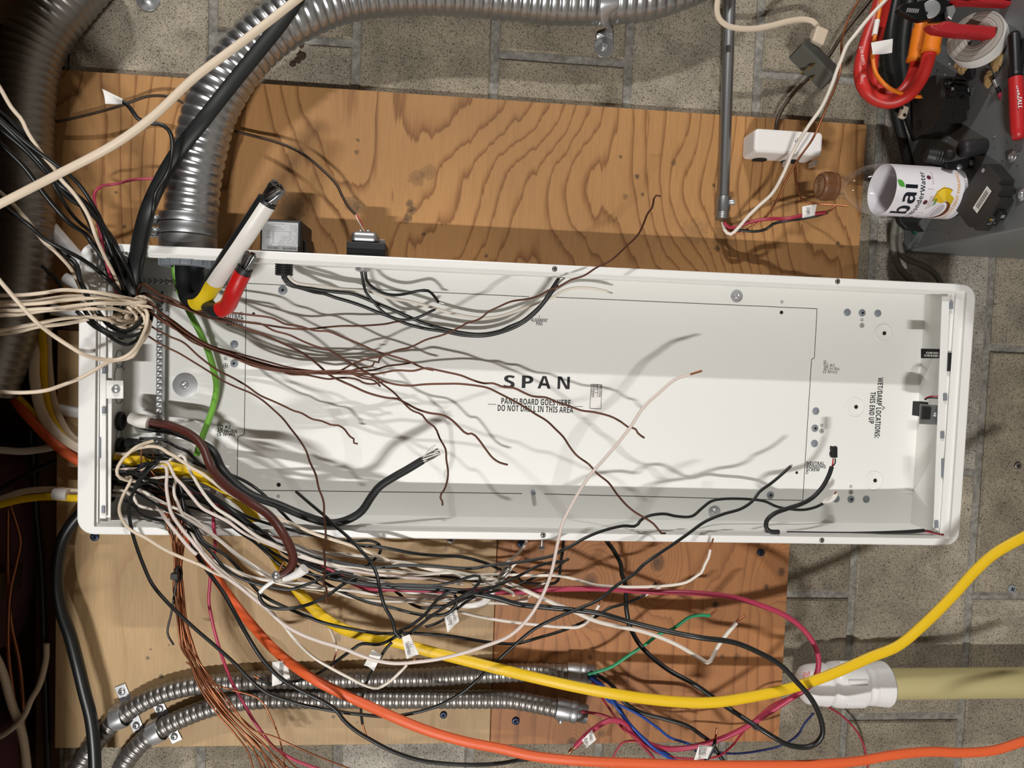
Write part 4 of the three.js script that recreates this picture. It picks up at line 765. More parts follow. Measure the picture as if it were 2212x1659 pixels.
  bw('black wire rising from the yellow cable to a blunt end by the pinkish white wire', [871, 1377, 889, 1365, 914, 1345, 945, 1322, 983, 1300, 1020, 1285, 1064, 1270, 1096, 1254, 1121, 1244, 1159, 1224, 1191, 1215, 1210, 1213, 1222, 1211, 1229, 1207], [185, 170, 140, 120]);
  bw('glossy black wire running just below its twin to a blunt end', [920, 1336, 950, 1318, 983, 1299, 1015, 1289, 1040, 1283, 1064, 1275, 1091, 1268, 1109, 1265, 1134, 1256, 1159, 1245, 1185, 1237, 1197, 1231, 1210, 1221, 1219, 1212], [165, 150, 120, 105], 6.2);
  bw('black wire folded back in a long narrow hairpin over the white taped cable', [640, 1232, 720, 1252, 800, 1264, 876, 1263, 927, 1265, 958, 1262, 990, 1254, 1015, 1246, 1032, 1243, 1039, 1248, 1035, 1258, 1022, 1273, 996, 1289, 971, 1305, 945, 1322, 907, 1350, 884, 1371], [150, 160, 165, 180, 190]);
  bw('black wire bowing down below the white taped cable', [845, 1270, 862, 1283, 882, 1300, 907, 1312, 932, 1312, 970, 1305, 1008, 1290, 1040, 1279, 1072, 1267, 1100, 1254], [120, 135, 135, 125], 7);
  bw('black wire with a rounded hairpin over the pale plywood', [560, 1175, 600, 1200, 640, 1222, 674, 1240, 692, 1252, 717, 1267, 755, 1285, 793, 1300, 844, 1312, 894, 1325, 932, 1330, 965, 1325, 978, 1315, 987, 1300, 981, 1283, 965, 1281, 945, 1295, 920, 1325, 889, 1350, 856, 1366], [130, 145, 160, 170, 185], 7);
  bw('black wire carrying the flag marked Grey with its cut end above the yellow cable', [1040, 1280, 1010, 1298, 985, 1317, 960, 1337, 940, 1348, 919, 1354], [150, 165, 175], 6.6, { tip: [916, 1355], tag: { c: [960, 1334, 986, 1316, 992, 1344, 967, 1365], w: 172, lines: [['Garage', 981, 1332, 20, 5, 68], ['Grey', 972, 1342, 18, 7, 62]] } });
  bw('black wire with a white flag hanging over the strapped conduits to a bare copper tip', [846, 1388, 834, 1401, 824, 1416, 808, 1442, 793, 1472, 783, 1505, 780, 1538, 783, 1563], [185, 180, 150, 120], 6.6, { tip: [787, 1576, 792, 1591], tag: { c: [804, 1403, 825, 1415, 807, 1450, 786, 1437], w: 186, ph: 1 } });
  bw('black wire with a written flag lying across the strapped conduits', [870, 1366, 836, 1386, 818, 1392, 780, 1391, 760, 1404, 730, 1426, 697, 1449, 667, 1464, 641, 1471, 626, 1472, 588, 1477, 568, 1472, 560, 1466], [180, 165, 140, 120], 7.2, { tip: [553, 1462, 549, 1461], tag: { c: [588, 1430, 620, 1426, 627, 1475, 589, 1480], w: 132, lines: [['Basement', 607, 1453, 40, 8, 92]] } });
  bw('black wire sagging past both small conduits to run behind the orange cable', [385, 1045, 392, 1098, 398, 1123, 408, 1156, 417, 1181, 436, 1214, 455, 1242, 481, 1278, 506, 1322, 532, 1369, 565, 1421, 603, 1462, 641, 1487, 692, 1512, 725, 1533, 742, 1555, 768, 1578, 806, 1601, 844, 1621, 894, 1639, 945, 1648, 1021, 1652, 1080, 1649, 1131, 1641, 1207, 1641, 1283, 1645, 1350, 1652], [80, 150, 175, 180, 175, 170, 160, 150], 8.4);
  bw('black wire crossing the rose red wire and bending up beside the white taped cable', [403, 1128, 421, 1146, 427, 1161, 442, 1178, 461, 1198, 474, 1215, 493, 1234, 518, 1248, 544, 1258, 575, 1266, 600, 1271, 617, 1274, 636, 1272, 661, 1263, 687, 1253, 699, 1246, 718, 1240, 737, 1237, 763, 1241], [140, 170, 165, 150], 7);
  bw('black wire passing under the white wires beside the copper bundle', [270, 1080, 290, 1092, 300, 1105, 320, 1118, 350, 1124, 380, 1130, 408, 1142, 424, 1152], [70, 110, 135]);
  bw('black wire lying straight in the deepest layer of the spill', [370, 1088, 420, 1098, 480, 1122, 540, 1150, 600, 1178, 660, 1208, 720, 1232, 790, 1247, 860, 1248, 930, 1243, 1000, 1250, 1060, 1260], [60, 120, 125, 110], 6.2);
  bw('black wire lying beside the rose red wire in the spill', [330, 1040, 400, 1062, 470, 1100, 540, 1140, 610, 1180, 680, 1222, 760, 1256, 850, 1271, 940, 1276, 1020, 1274, 1060, 1270], [55, 115, 128, 118], 6.8);
  bw('black stub with a sharp kink hanging from the cable tie', [386, 1240, 382, 1256, 370, 1325, 362, 1368, 375, 1393], [150, 150], 4.6);
  bw('black wire with the flag marked Down Bath and a bare copper tip', [1505, 1668, 1518, 1652, 1531, 1634, 1541, 1614, 1545, 1598], [150, 150], 8, { tip: [1547, 1586, 1549, 1573], tag: { c: [1510, 1609, 1540, 1612, 1530, 1642, 1497, 1640], w: 156, lines: [['Down', 1519, 1619, 18, 7, 6], ['Bath', 1517, 1628, 16, 7, 8], ['2', 1511, 1637, 4, 5, 6]] } });
  bw('black wire leaving the connector that also holds the green wire', [1275, 1452, 1287, 1457, 1308, 1469, 1326, 1485, 1348, 1517, 1384, 1540, 1434, 1553, 1485, 1568, 1515, 1588, 1536, 1604, 1556, 1634, 1580, 1668], [60, 75, 90, 100], 9.5);
  bw('black wire swinging from the cable entry down inside the corner', [366, 990, 352, 985, 330, 1000, 312, 1018, 296, 1044, 290, 1060, 300, 1050, 320, 1040, 345, 1052, 362, 1075, 385, 1100, 398, 1120], [95, 100, 75, 95], 6.5);
  bw('thick black cable hanging from behind the enclosure corner over the pale plywood', [190, 1095, 160, 1125, 138, 1160, 126, 1205, 123, 1262, 133, 1320, 152, 1375, 167, 1432, 181, 1490, 196, 1550, 203, 1610, 206, 1690], [50, 60, 65, 70], 25, { cat: 'cable', group: undefined });
}
{
  const g = 'white wires spilling out of the enclosure';
  const ww = (label, p, w, px = 6.6, o = {}) => wire('white_wire', label, o.m || M.whiteW, px, p, w, { group: g, pre: entry(p, w), ...o });
  ww('beige wire making a round loop at the cable entry', [331, 952, 316, 957, 294, 966, 278, 979, 262, 996, 253, 1014, 255, 1027, 265, 1033, 280, 1037, 300, 1040], [90, 112, 108, 80], 7, { m: M.beige });
  ww('beige wire arching from the cable entry along the brown ribbed cable', [303, 966, 327, 963, 343, 966, 354, 971, 365, 980, 373, 982, 383, 990, 397, 999, 414, 1011, 435, 1022, 457, 1038, 487, 1061, 512, 1075, 540, 1090, 578, 1108, 616, 1125, 654, 1142, 682, 1154, 717, 1165, 768, 1181, 808, 1197, 844, 1213, 870, 1226, 900, 1236, 950, 1240], [95, 110, 140, 160, 150, 125], 7.4, { m: M.beige });
  ww('beige wire drooping over the edge to a bare copper tip in front of the conduits', [283, 1034, 277, 1048, 268, 1065, 260, 1086, 258, 1103, 263, 1118, 281, 1142, 316, 1162, 354, 1186, 392, 1204, 430, 1219, 461, 1236, 487, 1247, 518, 1262, 560, 1288, 600, 1308, 640, 1319, 674, 1328, 705, 1348, 722, 1381, 728, 1405], [90, 140, 160, 150, 120, 110], 6.8, { m: M.beige, tip: [722, 1425, 719, 1442] });
  ww('white wire with a hook at the terminal bar running the length of the spill', [384, 987, 390, 981, 397, 986, 403, 1001, 409, 1016, 418, 1030, 427, 1046, 441, 1067, 455, 1085, 470, 1100, 493, 1114, 512, 1127, 537, 1146, 563, 1163, 598, 1178, 631, 1191, 661, 1203, 699, 1215, 737, 1221, 775, 1225, 800, 1231, 851, 1234, 889, 1240, 927, 1240, 958, 1237, 983, 1240, 1002, 1248, 1040, 1252, 1066, 1264, 1090, 1273, 1106, 1280, 1111, 1287], [90, 130, 160, 150, 140, 140], 7);
  ww('pinkish white wire crossing over the copper bundle and the lowest black wires', [363, 1000, 370, 1014, 379, 1032, 392, 1045, 405, 1061, 419, 1078, 436, 1097, 468, 1114, 493, 1127, 518, 1145, 544, 1159, 575, 1171, 607, 1184, 650, 1202, 700, 1217, 770, 1232, 840, 1243, 920, 1250, 1000, 1262], [105, 130, 150, 150, 130], 7, { m: M.pinkW });
  ww('white wire pair strand sloping to the steel ball lug', [298, 1055, 316, 1066, 332, 1077, 349, 1086, 366, 1096, 385, 1106, 404, 1117, 421, 1126, 442, 1142, 468, 1162, 493, 1182, 518, 1202, 550, 1223, 585, 1247, 620, 1260, 690, 1269, 760, 1276, 840, 1290, 930, 1295, 1030, 1300, 1100, 1304, 1140, 1297], [90, 130, 150, 140, 115], 6.6);
  ww('white wire twin sloping to the steel ball lug just below its neighbour', [288, 1070, 292, 1081, 301, 1092, 321, 1098, 349, 1103, 374, 1110, 410, 1124, 445, 1147, 476, 1168, 511, 1199, 546, 1224, 590, 1253, 640, 1266, 700, 1275], [80, 125, 145, 140], 6.4);
  ww('white wire from the terminal bar with a stranded copper tip near the green wire', [380, 1033, 376, 1051, 376, 1068, 383, 1088, 392, 1113, 402, 1132, 417, 1159, 430, 1178, 448, 1203, 461, 1211, 487, 1222, 512, 1233, 537, 1244, 575, 1253, 638, 1260, 700, 1270, 760, 1290, 830, 1298, 900, 1300, 960, 1311, 1010, 1326, 1080, 1340, 1143, 1348, 1219, 1355, 1252, 1354, 1277, 1335, 1294, 1307], [95, 140, 150, 140, 130, 120, 125], 6.8, { tip: [1299, 1297, 1303, 1289], twisted: 1 });
  ww('white wire looping below the conduits and hooking up at its bare end', [440, 1195, 470, 1224, 500, 1250, 540, 1283, 583, 1318, 611, 1349, 641, 1386, 679, 1421, 717, 1444, 755, 1464, 793, 1482, 816, 1486, 839, 1474, 859, 1457, 879, 1436], [150, 165, 170, 160], 6.8, { tip: [888, 1430, 897, 1423] });
  ww('white wire crossing the rose red wire with its copper tip standing at the enclosure edge', [870, 1234, 960, 1240, 1030, 1243, 1088, 1241, 1143, 1243, 1207, 1244, 1245, 1252, 1283, 1263, 1308, 1266, 1358, 1268, 1409, 1267, 1460, 1263, 1485, 1257, 1505, 1244, 1515, 1237, 1523, 1219, 1531, 1203, 1534, 1187], [120, 120, 125, 130, 140], 6.6, { tip: [1536, 1178, 1541, 1163], twisted: 1 });
  ww('thick white wire bent in a sharp V with a stranded copper end', [640, 1186, 706, 1195, 750, 1199, 800, 1206, 838, 1212, 889, 1219, 927, 1229, 977, 1236, 1040, 1248, 1088, 1260, 1131, 1275, 1181, 1297, 1232, 1317, 1283, 1340, 1333, 1353, 1384, 1363, 1434, 1380, 1472, 1398, 1510, 1421, 1531, 1431, 1541, 1416, 1553, 1393, 1569, 1371, 1591, 1345], [130, 125, 125, 130, 120, 110], 9.5, { tip: [1597, 1338, 1611, 1330], twisted: 1 });
  ww('long pinkish white wire sagging under the yellow cable and rising over the lettered back pan', [357, 1008, 360, 1027, 359, 1048, 363, 1078, 370, 1108, 385, 1132, 402, 1154, 417, 1171, 431, 1189, 449, 1211, 468, 1230, 493, 1250, 518, 1268, 545, 1290, 578, 1317, 608, 1345, 646, 1368, 692, 1386, 742, 1401, 780, 1416, 818, 1428, 856, 1433, 899, 1430, 945, 1424, 996, 1412, 1046, 1396, 1100, 1374, 1140, 1337, 1170, 1290, 1190, 1240, 1205, 1172, 1215, 1130, 1235, 1090, 1255, 1055, 1280, 1020, 1320, 975, 1360, 925, 1390, 880, 1420, 852, 1460, 819, 1490, 809], [110, 160, 180, 195, 200, 195, 170, 135, 115], 7.6, { m: M.pinkW, tip: [1503, 805, 1516, 801], tipR: 0.7 });
  ww('short pinkish white wire lying along the orange cable', [330, 1075, 345, 1100, 363, 1128, 379, 1148, 398, 1171, 413, 1188, 425, 1198], [90, 150, 165], 7.4, { m: M.pinkW });
  ww('white wire lifting its copper tip off the edge of the knotty plywood', [1020, 1262, 1060, 1264, 1085, 1256, 1098, 1243, 1106, 1226, 1118, 1215], [130, 128], 6, { tip: [1128, 1206, 1138, 1198], twisted: 1 });
  ww('pale wire end rising beside the blue screw to the enclosure edge', [1060, 1248, 1078, 1228, 1095, 1214, 1112, 1202, 1128, 1186, 1138, 1168], [90, 70, 60], 6);
  ww('cut white stub pointing at the black hairpin', [1040, 1300, 1060, 1303, 1085, 1302, 1110, 1299, 1135, 1293, 1148, 1284], [105, 110], 6);
  ww('short white stub with a thin gold tip behind the pinkish white wire', [1120, 1290, 1140, 1278, 1162, 1268, 1180, 1256], [100, 115], 6, { tip: [1184, 1244, 1184, 1234], tipR: 0.35 });
  ww('thin white wire curling down onto the strapped conduit', [620, 1316, 650, 1322, 676, 1328, 700, 1340, 714, 1362, 720, 1385, 726, 1412, 724, 1430], [60, 62, 70], 4.2, { m: M.beige });
}
wire('green_wire', 'green insulated wire rising from a conduit connector to a twisted copper tip', M.greenW, 7.6, [1270, 1456, 1287, 1452, 1320, 1441, 1358, 1416, 1396, 1391, 1422, 1371, 1454, 1358, 1472, 1345, 1490, 1333, 1510, 1329, 1534, 1330], [62, 75, 90, 95], { tip: [1542, 1322, 1550, 1316], twisted: 1 });
wire('blue_wire', 'thick blue wire running from the conduit end down past the orange cable', M.blue, 10, [1272, 1462, 1286, 1469, 1303, 1485, 1333, 1525, 1358, 1563, 1396, 1601, 1447, 1634, 1495, 1668], [60, 72, 85, 90]);
wire('blue_wire', 'blue wire lying tight against the thick blue one', M.blue, 6.5, [1274, 1464, 1290, 1476, 1308, 1496, 1340, 1541, 1368, 1577, 1408, 1614, 1460, 1645, 1500, 1668], [62, 82, 96, 100]);
wire('blue_wire', 'thin blue wire parting from the pair towards the paper flag', M.blue, 6, [1300, 1486, 1315, 1513, 1346, 1525, 1384, 1545, 1422, 1573, 1447, 1593, 1480, 1604, 1510, 1618], [70, 78, 80]);
wire('blue_wire', 'thin navy wire curving up beside the thick black loop', M.navy, 5, [1500, 1622, 1541, 1624, 1586, 1628, 1640, 1622, 1690, 1609, 1723, 1588, 1738, 1563, 1758, 1540], [70, 70]);
wire('red_wire', 'red wire leaving the connector of the conduit nearest the plywood edge', M.red, 6.6, [1255, 1537, 1269, 1539, 1295, 1543, 1326, 1555, 1348, 1576, 1369, 1590, 1384, 1608, 1409, 1634, 1425, 1668], [58, 66, 84, 90]);
wire('red_wire', 'thin red wire passing behind the white fitting and down the block wall', M.red, 4.8, [1280, 1470, 1303, 1510, 1323, 1538, 1348, 1571, 1374, 1591, 1396, 1611, 1434, 1632, 1485, 1639, 1548, 1634, 1581, 1611, 1601, 1586, 1622, 1563, 1665, 1525, 1720, 1503, 1758, 1508, 1786, 1525, 1817, 1545, 1844, 1571, 1860, 1596, 1870, 1626, 1876, 1675], [60, 95, 100, 60, 18, 25]);
wire('red_wire', 'thin red wire bending down in a step behind the orange cable', M.red, 4.6, [1390, 1606, 1366, 1600, 1343, 1606, 1328, 1629, 1312, 1668], [80, 80]);
wire('red_wire', 'bright rose red wire dropping straight from the enclosure and along the copper bundle', M.pinkRed, 6.8, [452, 1085, 460, 1117, 460, 1136, 464, 1161, 464, 1187, 459, 1212, 455, 1235, 453, 1265, 451, 1297, 458, 1340, 471, 1391, 486, 1436, 501, 1474, 522, 1512, 544, 1550, 562, 1577, 591, 1614, 629, 1639, 667, 1654, 710, 1668], [80, 130, 125, 110, 110, 115]);
// copper bundle gathered by a cable tie
{
  const g = 'bare copper wires hanging through the cable tie', n = 12;
  for (let i = 0; i < n; i++) {
    const a = i / n * 6.283 * 2.6, k = (i % 4) / 3 - 0.5, f = (i / (n - 1) - 0.5);
    const ox = Math.cos(a) * 6 + f * 10, ow = Math.sin(a) * 6;
    const p = [322 + i * 2.2, 1024 + (i % 3) * 5, 350 + ox, 1042 - k * 8, 366 + ox, 1060 - k * 6, 376 + ox, 1085, 383 + ox * 1.1, 1120, 385 + ox, 1180, 386 + ox * 0.55, 1240, 388 + ox * 1.0, 1290, 395 + ox * 1.1, 1350, 404 + ox * 1.3 + f * 8, 1395, 424 + f * 26, 1435 + k * 8, 446 + f * 30, 1478 - k * 14, 482 + f * 14 + k * 16, 1528 - f * 22, 522 + k * 26, 1570 - f * 34, 566 + f * 40 + k * 22, 1612 - k * 22, 612 + f * 90 + k * 34, 1672];
    if (i === 3) p.splice(22, 10, 402, 1430, 400, 1460), p.length = 24;
    if (i === 11) p.splice(26, 6, 540, 1573, 591, 1591, 641, 1614, 692, 1636, 760, 1662);
    if (i === 7) p.splice(24, 8, 500, 1490, 560, 1510, 590, 1560, 605, 1600, 618, 1668);
    wire('bare_copper_wire', i === 3 ? 'bare copper wire cut short below the cable tie' : i === 11 ? 'bare copper wire straying furthest along the block wall' : i === 7 ? 'bare copper wire arching over the conduit nearest the plywood edge' : 'bare copper wire in the bundle held by the black cable tie', M.copper, 3.6, p, [60 + ow, 95 + ow, 140 + ow, 150 + ow * .6, 120 + ow * 2, 110 + ow * 2, 100 + ow], { group: g });
  }
  const t = thing('cable_tie', 'black cable tie knotted round the copper bundle', 'cable tie');
  mesh('band', (() => { const q = new THREE.TorusGeometry(0.0088, 0.0022, 8, 20); q.rotateX(Math.PI / 2); q.rotateZ(0.1 + Math.PI / 2); q.rotateZ(-Math.PI / 2); const c = at(386, 1240, 0.150); q.translate(c.x, c.y, c.z); q.rotateZ(0); return q; })(), M.blackPl, t);
  mesh('head', (() => { const q = new RoundedBoxGeometry(0.008, 0.009, 0.008, 2, 0.001); q.translate(...at(378, 1244, 0.160).toArray()); return q; })(), M.blackPl, t);
  settle(t);
}
// wires in the crowded corner of the cable entry
{
  const mk = (name, label, m, px, p, w) => wire(name, label, m, px, p, w, { group: 'cable ends crowded at the entry of the enclosure' });
  mk('cable_end', 'black sheathed cable stub showing its cut end beside the bushing', M.blackThick, 22, [276, 957, 290, 957, 304, 961], [55, 62]);
  mk('cable_end', 'yellow sheathed cable stub entering by a bushing', M.yellow, 16, [246, 985, 270, 993, 300, 998], [60, 52]);
  mk('cable_end', 'second yellow sheathed cable stub under the bare copper wires', M.yellow, 18, [285, 1010, 320, 1012, 362, 1018, 395, 1030], [50, 42, 38]);
  mk('cable_end', 'dark bundle of wires entering low in the corner', M.black, 13, [236, 1030, 262, 1030, 300, 1038, 360, 1040, 420, 1040], [58, 55, 45, 38]);
  mk('cable_end', 'grey sheathed stub low in the corner', M.beige, 12, [238, 1050, 262, 1050, 285, 1053], [60, 55]);
  mk('cable_end', 'white sheathed stub with split wires low in the corner', M.whiteW, 9, [238, 1068, 262, 1066, 288, 1060, 305, 1052], [60, 62, 58]);
  mk('black_wire', 'black wire arching behind the taped cable near the terminal bar', M.black, 6, [290, 1000, 320, 990, 345, 986, 372, 988, 400, 992, 430, 1004, 468, 1022], [52, 58, 50]);
  mk('black_wire', 'glossy dark blue black wire lying along the yellow stub', M.navy, 5.5, [285, 1006, 310, 1003, 336, 998, 352, 990], [60, 66]);
  mk('bare_copper_wire', 'bare copper wire standing across the yellow stubs', M.copper, 3.4, [305, 968, 305, 1000, 307, 1030], [80, 80]);
  mk('bare_copper_wire', 'bare copper wire pair folded above the yellow stubs', M.copper, 3, [330, 980, 326, 1000, 324, 1010, 328, 1020, 345, 1035], [75, 72]);
  mk('red_wire', 'dark red wire end among the stubs', M.red, 6, [278, 1026, 310, 1030, 345, 1034, 378, 1040], [52, 46]);
}
// ---------- conduits and fittings ----------
function flexConduit(label, px, p, w, pitch, mat, depth = 0.055) {
  const pts = run(p, w), r = radius(px, avg(w)); laid(new THREE.CatmullRomCurve3(pts, false, 'centripetal').getSpacedPoints(160), r);
  let L = 0; for (let i = 1; i < pts.length; i++) L += pts[i].distanceTo(pts[i - 1]);
  const g = tube(pts, r, { k: 24, n: Math.ceil(L / pitch * 8), rf: (f, l) => { const c = 0.5 + 0.5 * Math.cos(6.2832 * l / pitch); return 1 - depth * c * c * c; } });
  return single('flexible_conduit', g, mat, label, 'conduit');
}
flexConduit('large shiny flexible metal conduit arching from the enclosure fitting along the block wall', 104, [410, 508, 414, 460, 420, 390, 435, 312, 455, 240, 482, 186, 520, 130, 570, 80, 640, 33, 740, -8, 853, -22, 980, -22, 1098, -11, 1207, -1, 1333, -3, 1400, -11, 1480, -36, 1570, -80], [70, 76, 66, 46, 42, 42, 42], 0.0136, M.flex);
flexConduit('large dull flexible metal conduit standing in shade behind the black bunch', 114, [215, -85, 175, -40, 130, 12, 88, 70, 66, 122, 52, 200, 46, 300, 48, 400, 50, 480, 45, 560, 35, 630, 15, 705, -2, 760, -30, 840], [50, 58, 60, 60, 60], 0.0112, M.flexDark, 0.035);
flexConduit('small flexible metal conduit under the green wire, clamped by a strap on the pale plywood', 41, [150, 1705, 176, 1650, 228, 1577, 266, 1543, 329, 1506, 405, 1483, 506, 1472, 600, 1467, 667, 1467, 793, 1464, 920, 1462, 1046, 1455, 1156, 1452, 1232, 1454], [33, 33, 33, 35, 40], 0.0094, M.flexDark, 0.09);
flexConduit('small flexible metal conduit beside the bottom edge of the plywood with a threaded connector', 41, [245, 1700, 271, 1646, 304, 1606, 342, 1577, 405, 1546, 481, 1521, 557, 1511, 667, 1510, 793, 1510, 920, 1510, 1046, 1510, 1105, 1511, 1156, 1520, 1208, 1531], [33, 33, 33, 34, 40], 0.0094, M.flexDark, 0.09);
function along(x0, y0, x1, y1, w0, w1) { const a = at(x0, y0, mm(w0)), b = at(x1, y1, mm(w1)); return { a, b, d: b.clone().sub(a).normalize(), L: a.distanceTo(b) }; }
function cyl(a, b, r, seg = 20, prof) {
  const d = b.clone().sub(a), L = d.length();
  return lathe((prof || [[0, 0], [1, 0], [1, 1], [0, 1]]).map(([q, h]) => [q * r, h * L]), a, d, seg);
}
for (const [label, x0, y0, x1, y1, sx, sy] of [['grey die cast screw connector on the conduit holding the green wire', 1224, 1453, 1287, 1457, 1227, 1490], ['grey die cast screw connector on the conduit holding the thin red wires', 1200, 1529, 1267, 1543, 1210, 1562]]) {
  const t = thing('conduit_connector', label, 'connector'), q = along(x0, y0, x1, y1, 41, 45), r = radius(47, 43);
  mesh('body', lathe([[0.85, 0], [1, 0.02], [1, 0.42], [0.92, 0.44], [0.92, 0.48], [1.02, 0.5], [1.02, 0.66], [0.9, 0.68], [0.8, 0.68]].map(([a, h]) => [a * r, h * q.L]), q.a, q.d, 24), M.castAl, t);
  mesh('threads', tube([q.a.clone().lerp(q.b, 0.66), q.a.clone().lerp(q.b, 1)], r * 0.86, { k: 22, n: 40, open: 1, rf: f => 1 + 0.05 * Math.sin(f * 6.283 * 6) }), M.castAl, t);
  mesh('throat', tube([q.a.clone().lerp(q.b, 0.6), q.a.clone().lerp(q.b, 0.97)], r * 0.76, { k: 20, n: 6, open: 1 }), M.castAl, t);
  const s = at(sx, sy, mm(46)), c = q.a.clone().lerp(q.b, 0.22);
  mesh('clamp_screw', cyl(c.lerp(s, 0.4), s, 0.0042, 12, [[0, 0], [0.8, 0], [0.8, 0.6], [1, 0.62], [1, 0.95], [0.6, 1], [0, 1]]), M.zinc, t);
  settle(t);
}
// two-hole straps
function strap(label, cx, cy, ex0, ey0, ex1, ey1, r, w) {
  const t = thing('conduit_strap', label, 'strap', 'straps on the small conduits'), A = at(ex0, ey0, 0.0195), B = at(ex1, ey1, 0.0195), C = at(cx, cy, mm(w));
  const dir = B.clone().sub(A).normalize(), ax = V3(0, 0, 1).cross(dir), R = r * 1.09, pos = [], idx = [], n = 18, hw = 0.008;
  const ring = (rad) => { for (let i = 0; i <= n; i++) { const a = Math.PI * i / n; for (const s of [-1, 1]) { const p = C.clone().addScaledVector(dir, -Math.cos(a) * rad).addScaledVector(ax, s * hw); p.z += Math.sin(a) * rad; pos.push(p.x, p.y, p.z); } } };
  ring(R + 0.0016); ring(R);
  const m = 2 * (n + 1);
  for (let i = 0; i < n; i++) { const a = 2 * i; idx.push(a, a + 1, a + 2, a + 1, a + 3, a + 2, m + a, m + a + 2, m + a + 1, m + a + 1, m + a + 2, m + a + 3, a, a + 2, m + a, a + 2, m + a + 2, m + a, a + 1, m + a + 1, a + 3, a + 3, m + a + 1, m + a + 3); }
  const g = new THREE.BufferGeometry(); g.setAttribute('position', new THREE.Float32BufferAttribute(pos, 3)); g.setIndex(idx); g.computeVertexNormals();
  mesh('saddle', g, M.zinc, t);
  for (const [E, s] of [[A, -1], [B, 1]]) {
    const e = C.clone().addScaledVector(dir, s * (R + 0.0008)); e.z = 0.0185; const mid = E.clone().lerp(e, 0.36), len = E.distanceTo(V3(e.x, e.y, E.z)) + 0.010;
    const q = new RoundedBoxGeometry(len, 0.016, 0.0018, 2, 0.0006); q.rotateZ(Math.atan2(dir.y, dir.x)); const c2 = E.clone().addScaledVector(dir, -s * (len / 2 - 0.0095)); q.translate(c2.x, c2.y, 0.0195);
    mesh('ear', q, M.zinc, t);
    const up = wallRiser(C, dir, ax, s, R, hw); mesh('riser', up, M.zinc, t);
    const sc = mesh('screw', lathe([[0.0052, 0], [0.005, 0.0018], [0.003, 0.003], [0, 0.003]], V3(E.x, E.y, 0.0204)), M.zinc, t);
    const x1 = new THREE.BoxGeometry(0.005, 0.001, 0.0004); x1.translate(E.x, E.y, 0.0235); const x2 = new THREE.BoxGeometry(0.001, 0.005, 0.0004); x2.translate(E.x, E.y, 0.0235); mesh('cross_slot', merge([x1, x2]), M.hole, sc);
  }
  settle(t);
}
function wallRiser(C, dir, ax, s, R, hw) {
  const h = C.z - 0.0187, q = new THREE.BoxGeometry(0.0016, hw * 2, Math.max(0.004, h)); q.rotateZ(Math.atan2(dir.y, dir.x));
  const c = C.clone().addScaledVector(dir, s * (R + 0.0008)); q.translate(c.x, c.y, 0.0187 + h / 2); return q;
}
strap('zinc two hole strap on the conduit that runs under the black cable', 258, 1549, 264, 1493, 295, 1566, radius(41, 33), 33);
strap('zinc two hole strap on the conduit that runs past the plywood edge', 338, 1580, 346, 1530, 377, 1590, radius(41, 33), 33);
{ // one-hole strap with washer on the block wall
  const t = thing('conduit_strap', 'bright one hole strap with a round washer holding the large conduit to the block wall', 'strap');
  const g = tube([at(1318, -40, 0.088), at(1316, 10, 0.088), at(1314, 34, 0.07), at(1312, 52, 0.035), at(1308, 66, 0.012), at(1306, 86, 0.007), at(1305, 104, 0.006)], [0.0135, 0.0013], { k: 12, step: 0.004 });
  mesh('band', g, M.zinc, t);
  mesh('washer', lathe([[0.0148, 0], [0.0148, 0.0016], [0.003, 0.0018]], at(1305, 103, 0.008), undefined, 28), M.steel, t);
  mesh('bolt', lathe([[0.0062, 0], [0.0062, 0.004], [0.0045, 0.006], [0, 0.006]], at(1305, 101, 0.0096), undefined, 6), M.zinc, t);
  settle(t);
}
{
  const q = new THREE.IcosahedronGeometry(0.006, 2), c0 = [[650, 120, 1], [643, 130, .8], [632, 138, .7], [651, 98, .6]];
  const gs = c0.map(([x, y, s], k) => { const g = q.clone(), p = g.attributes.position; for (let i = 0; i < p.count; i++) { const f = s * (0.7 + 0.7 * vn(p.getX(i) * 500 + k * 5, p.getY(i) * 500 + p.getZ(i) * 300)); p.setXYZ(i, p.getX(i) * f, p.getY(i) * f, p.getZ(i) * f * 0.4); } g.computeVertexNormals(); g.translate(...at(x, y, 0.001).toArray()); return g; });
  const t = thing('adhesive_blob', 'dried brown adhesive blobs on a block beside the large shiny conduit', 'adhesive'); for (const g of gs) mesh('blob', g, std(0x3c2a1c, 0.8), t); settle(t);
}
single('washer_bolt', lathe([[0.0165, 0], [0.0165, 0.0018], [0.007, 0.002], [0.007, 0.006], [0, 0.006]], at(320, -2, 0.0005), undefined, 24), M.steel, 'round washer and bolt head on the block between the two large conduits', 'bolt');
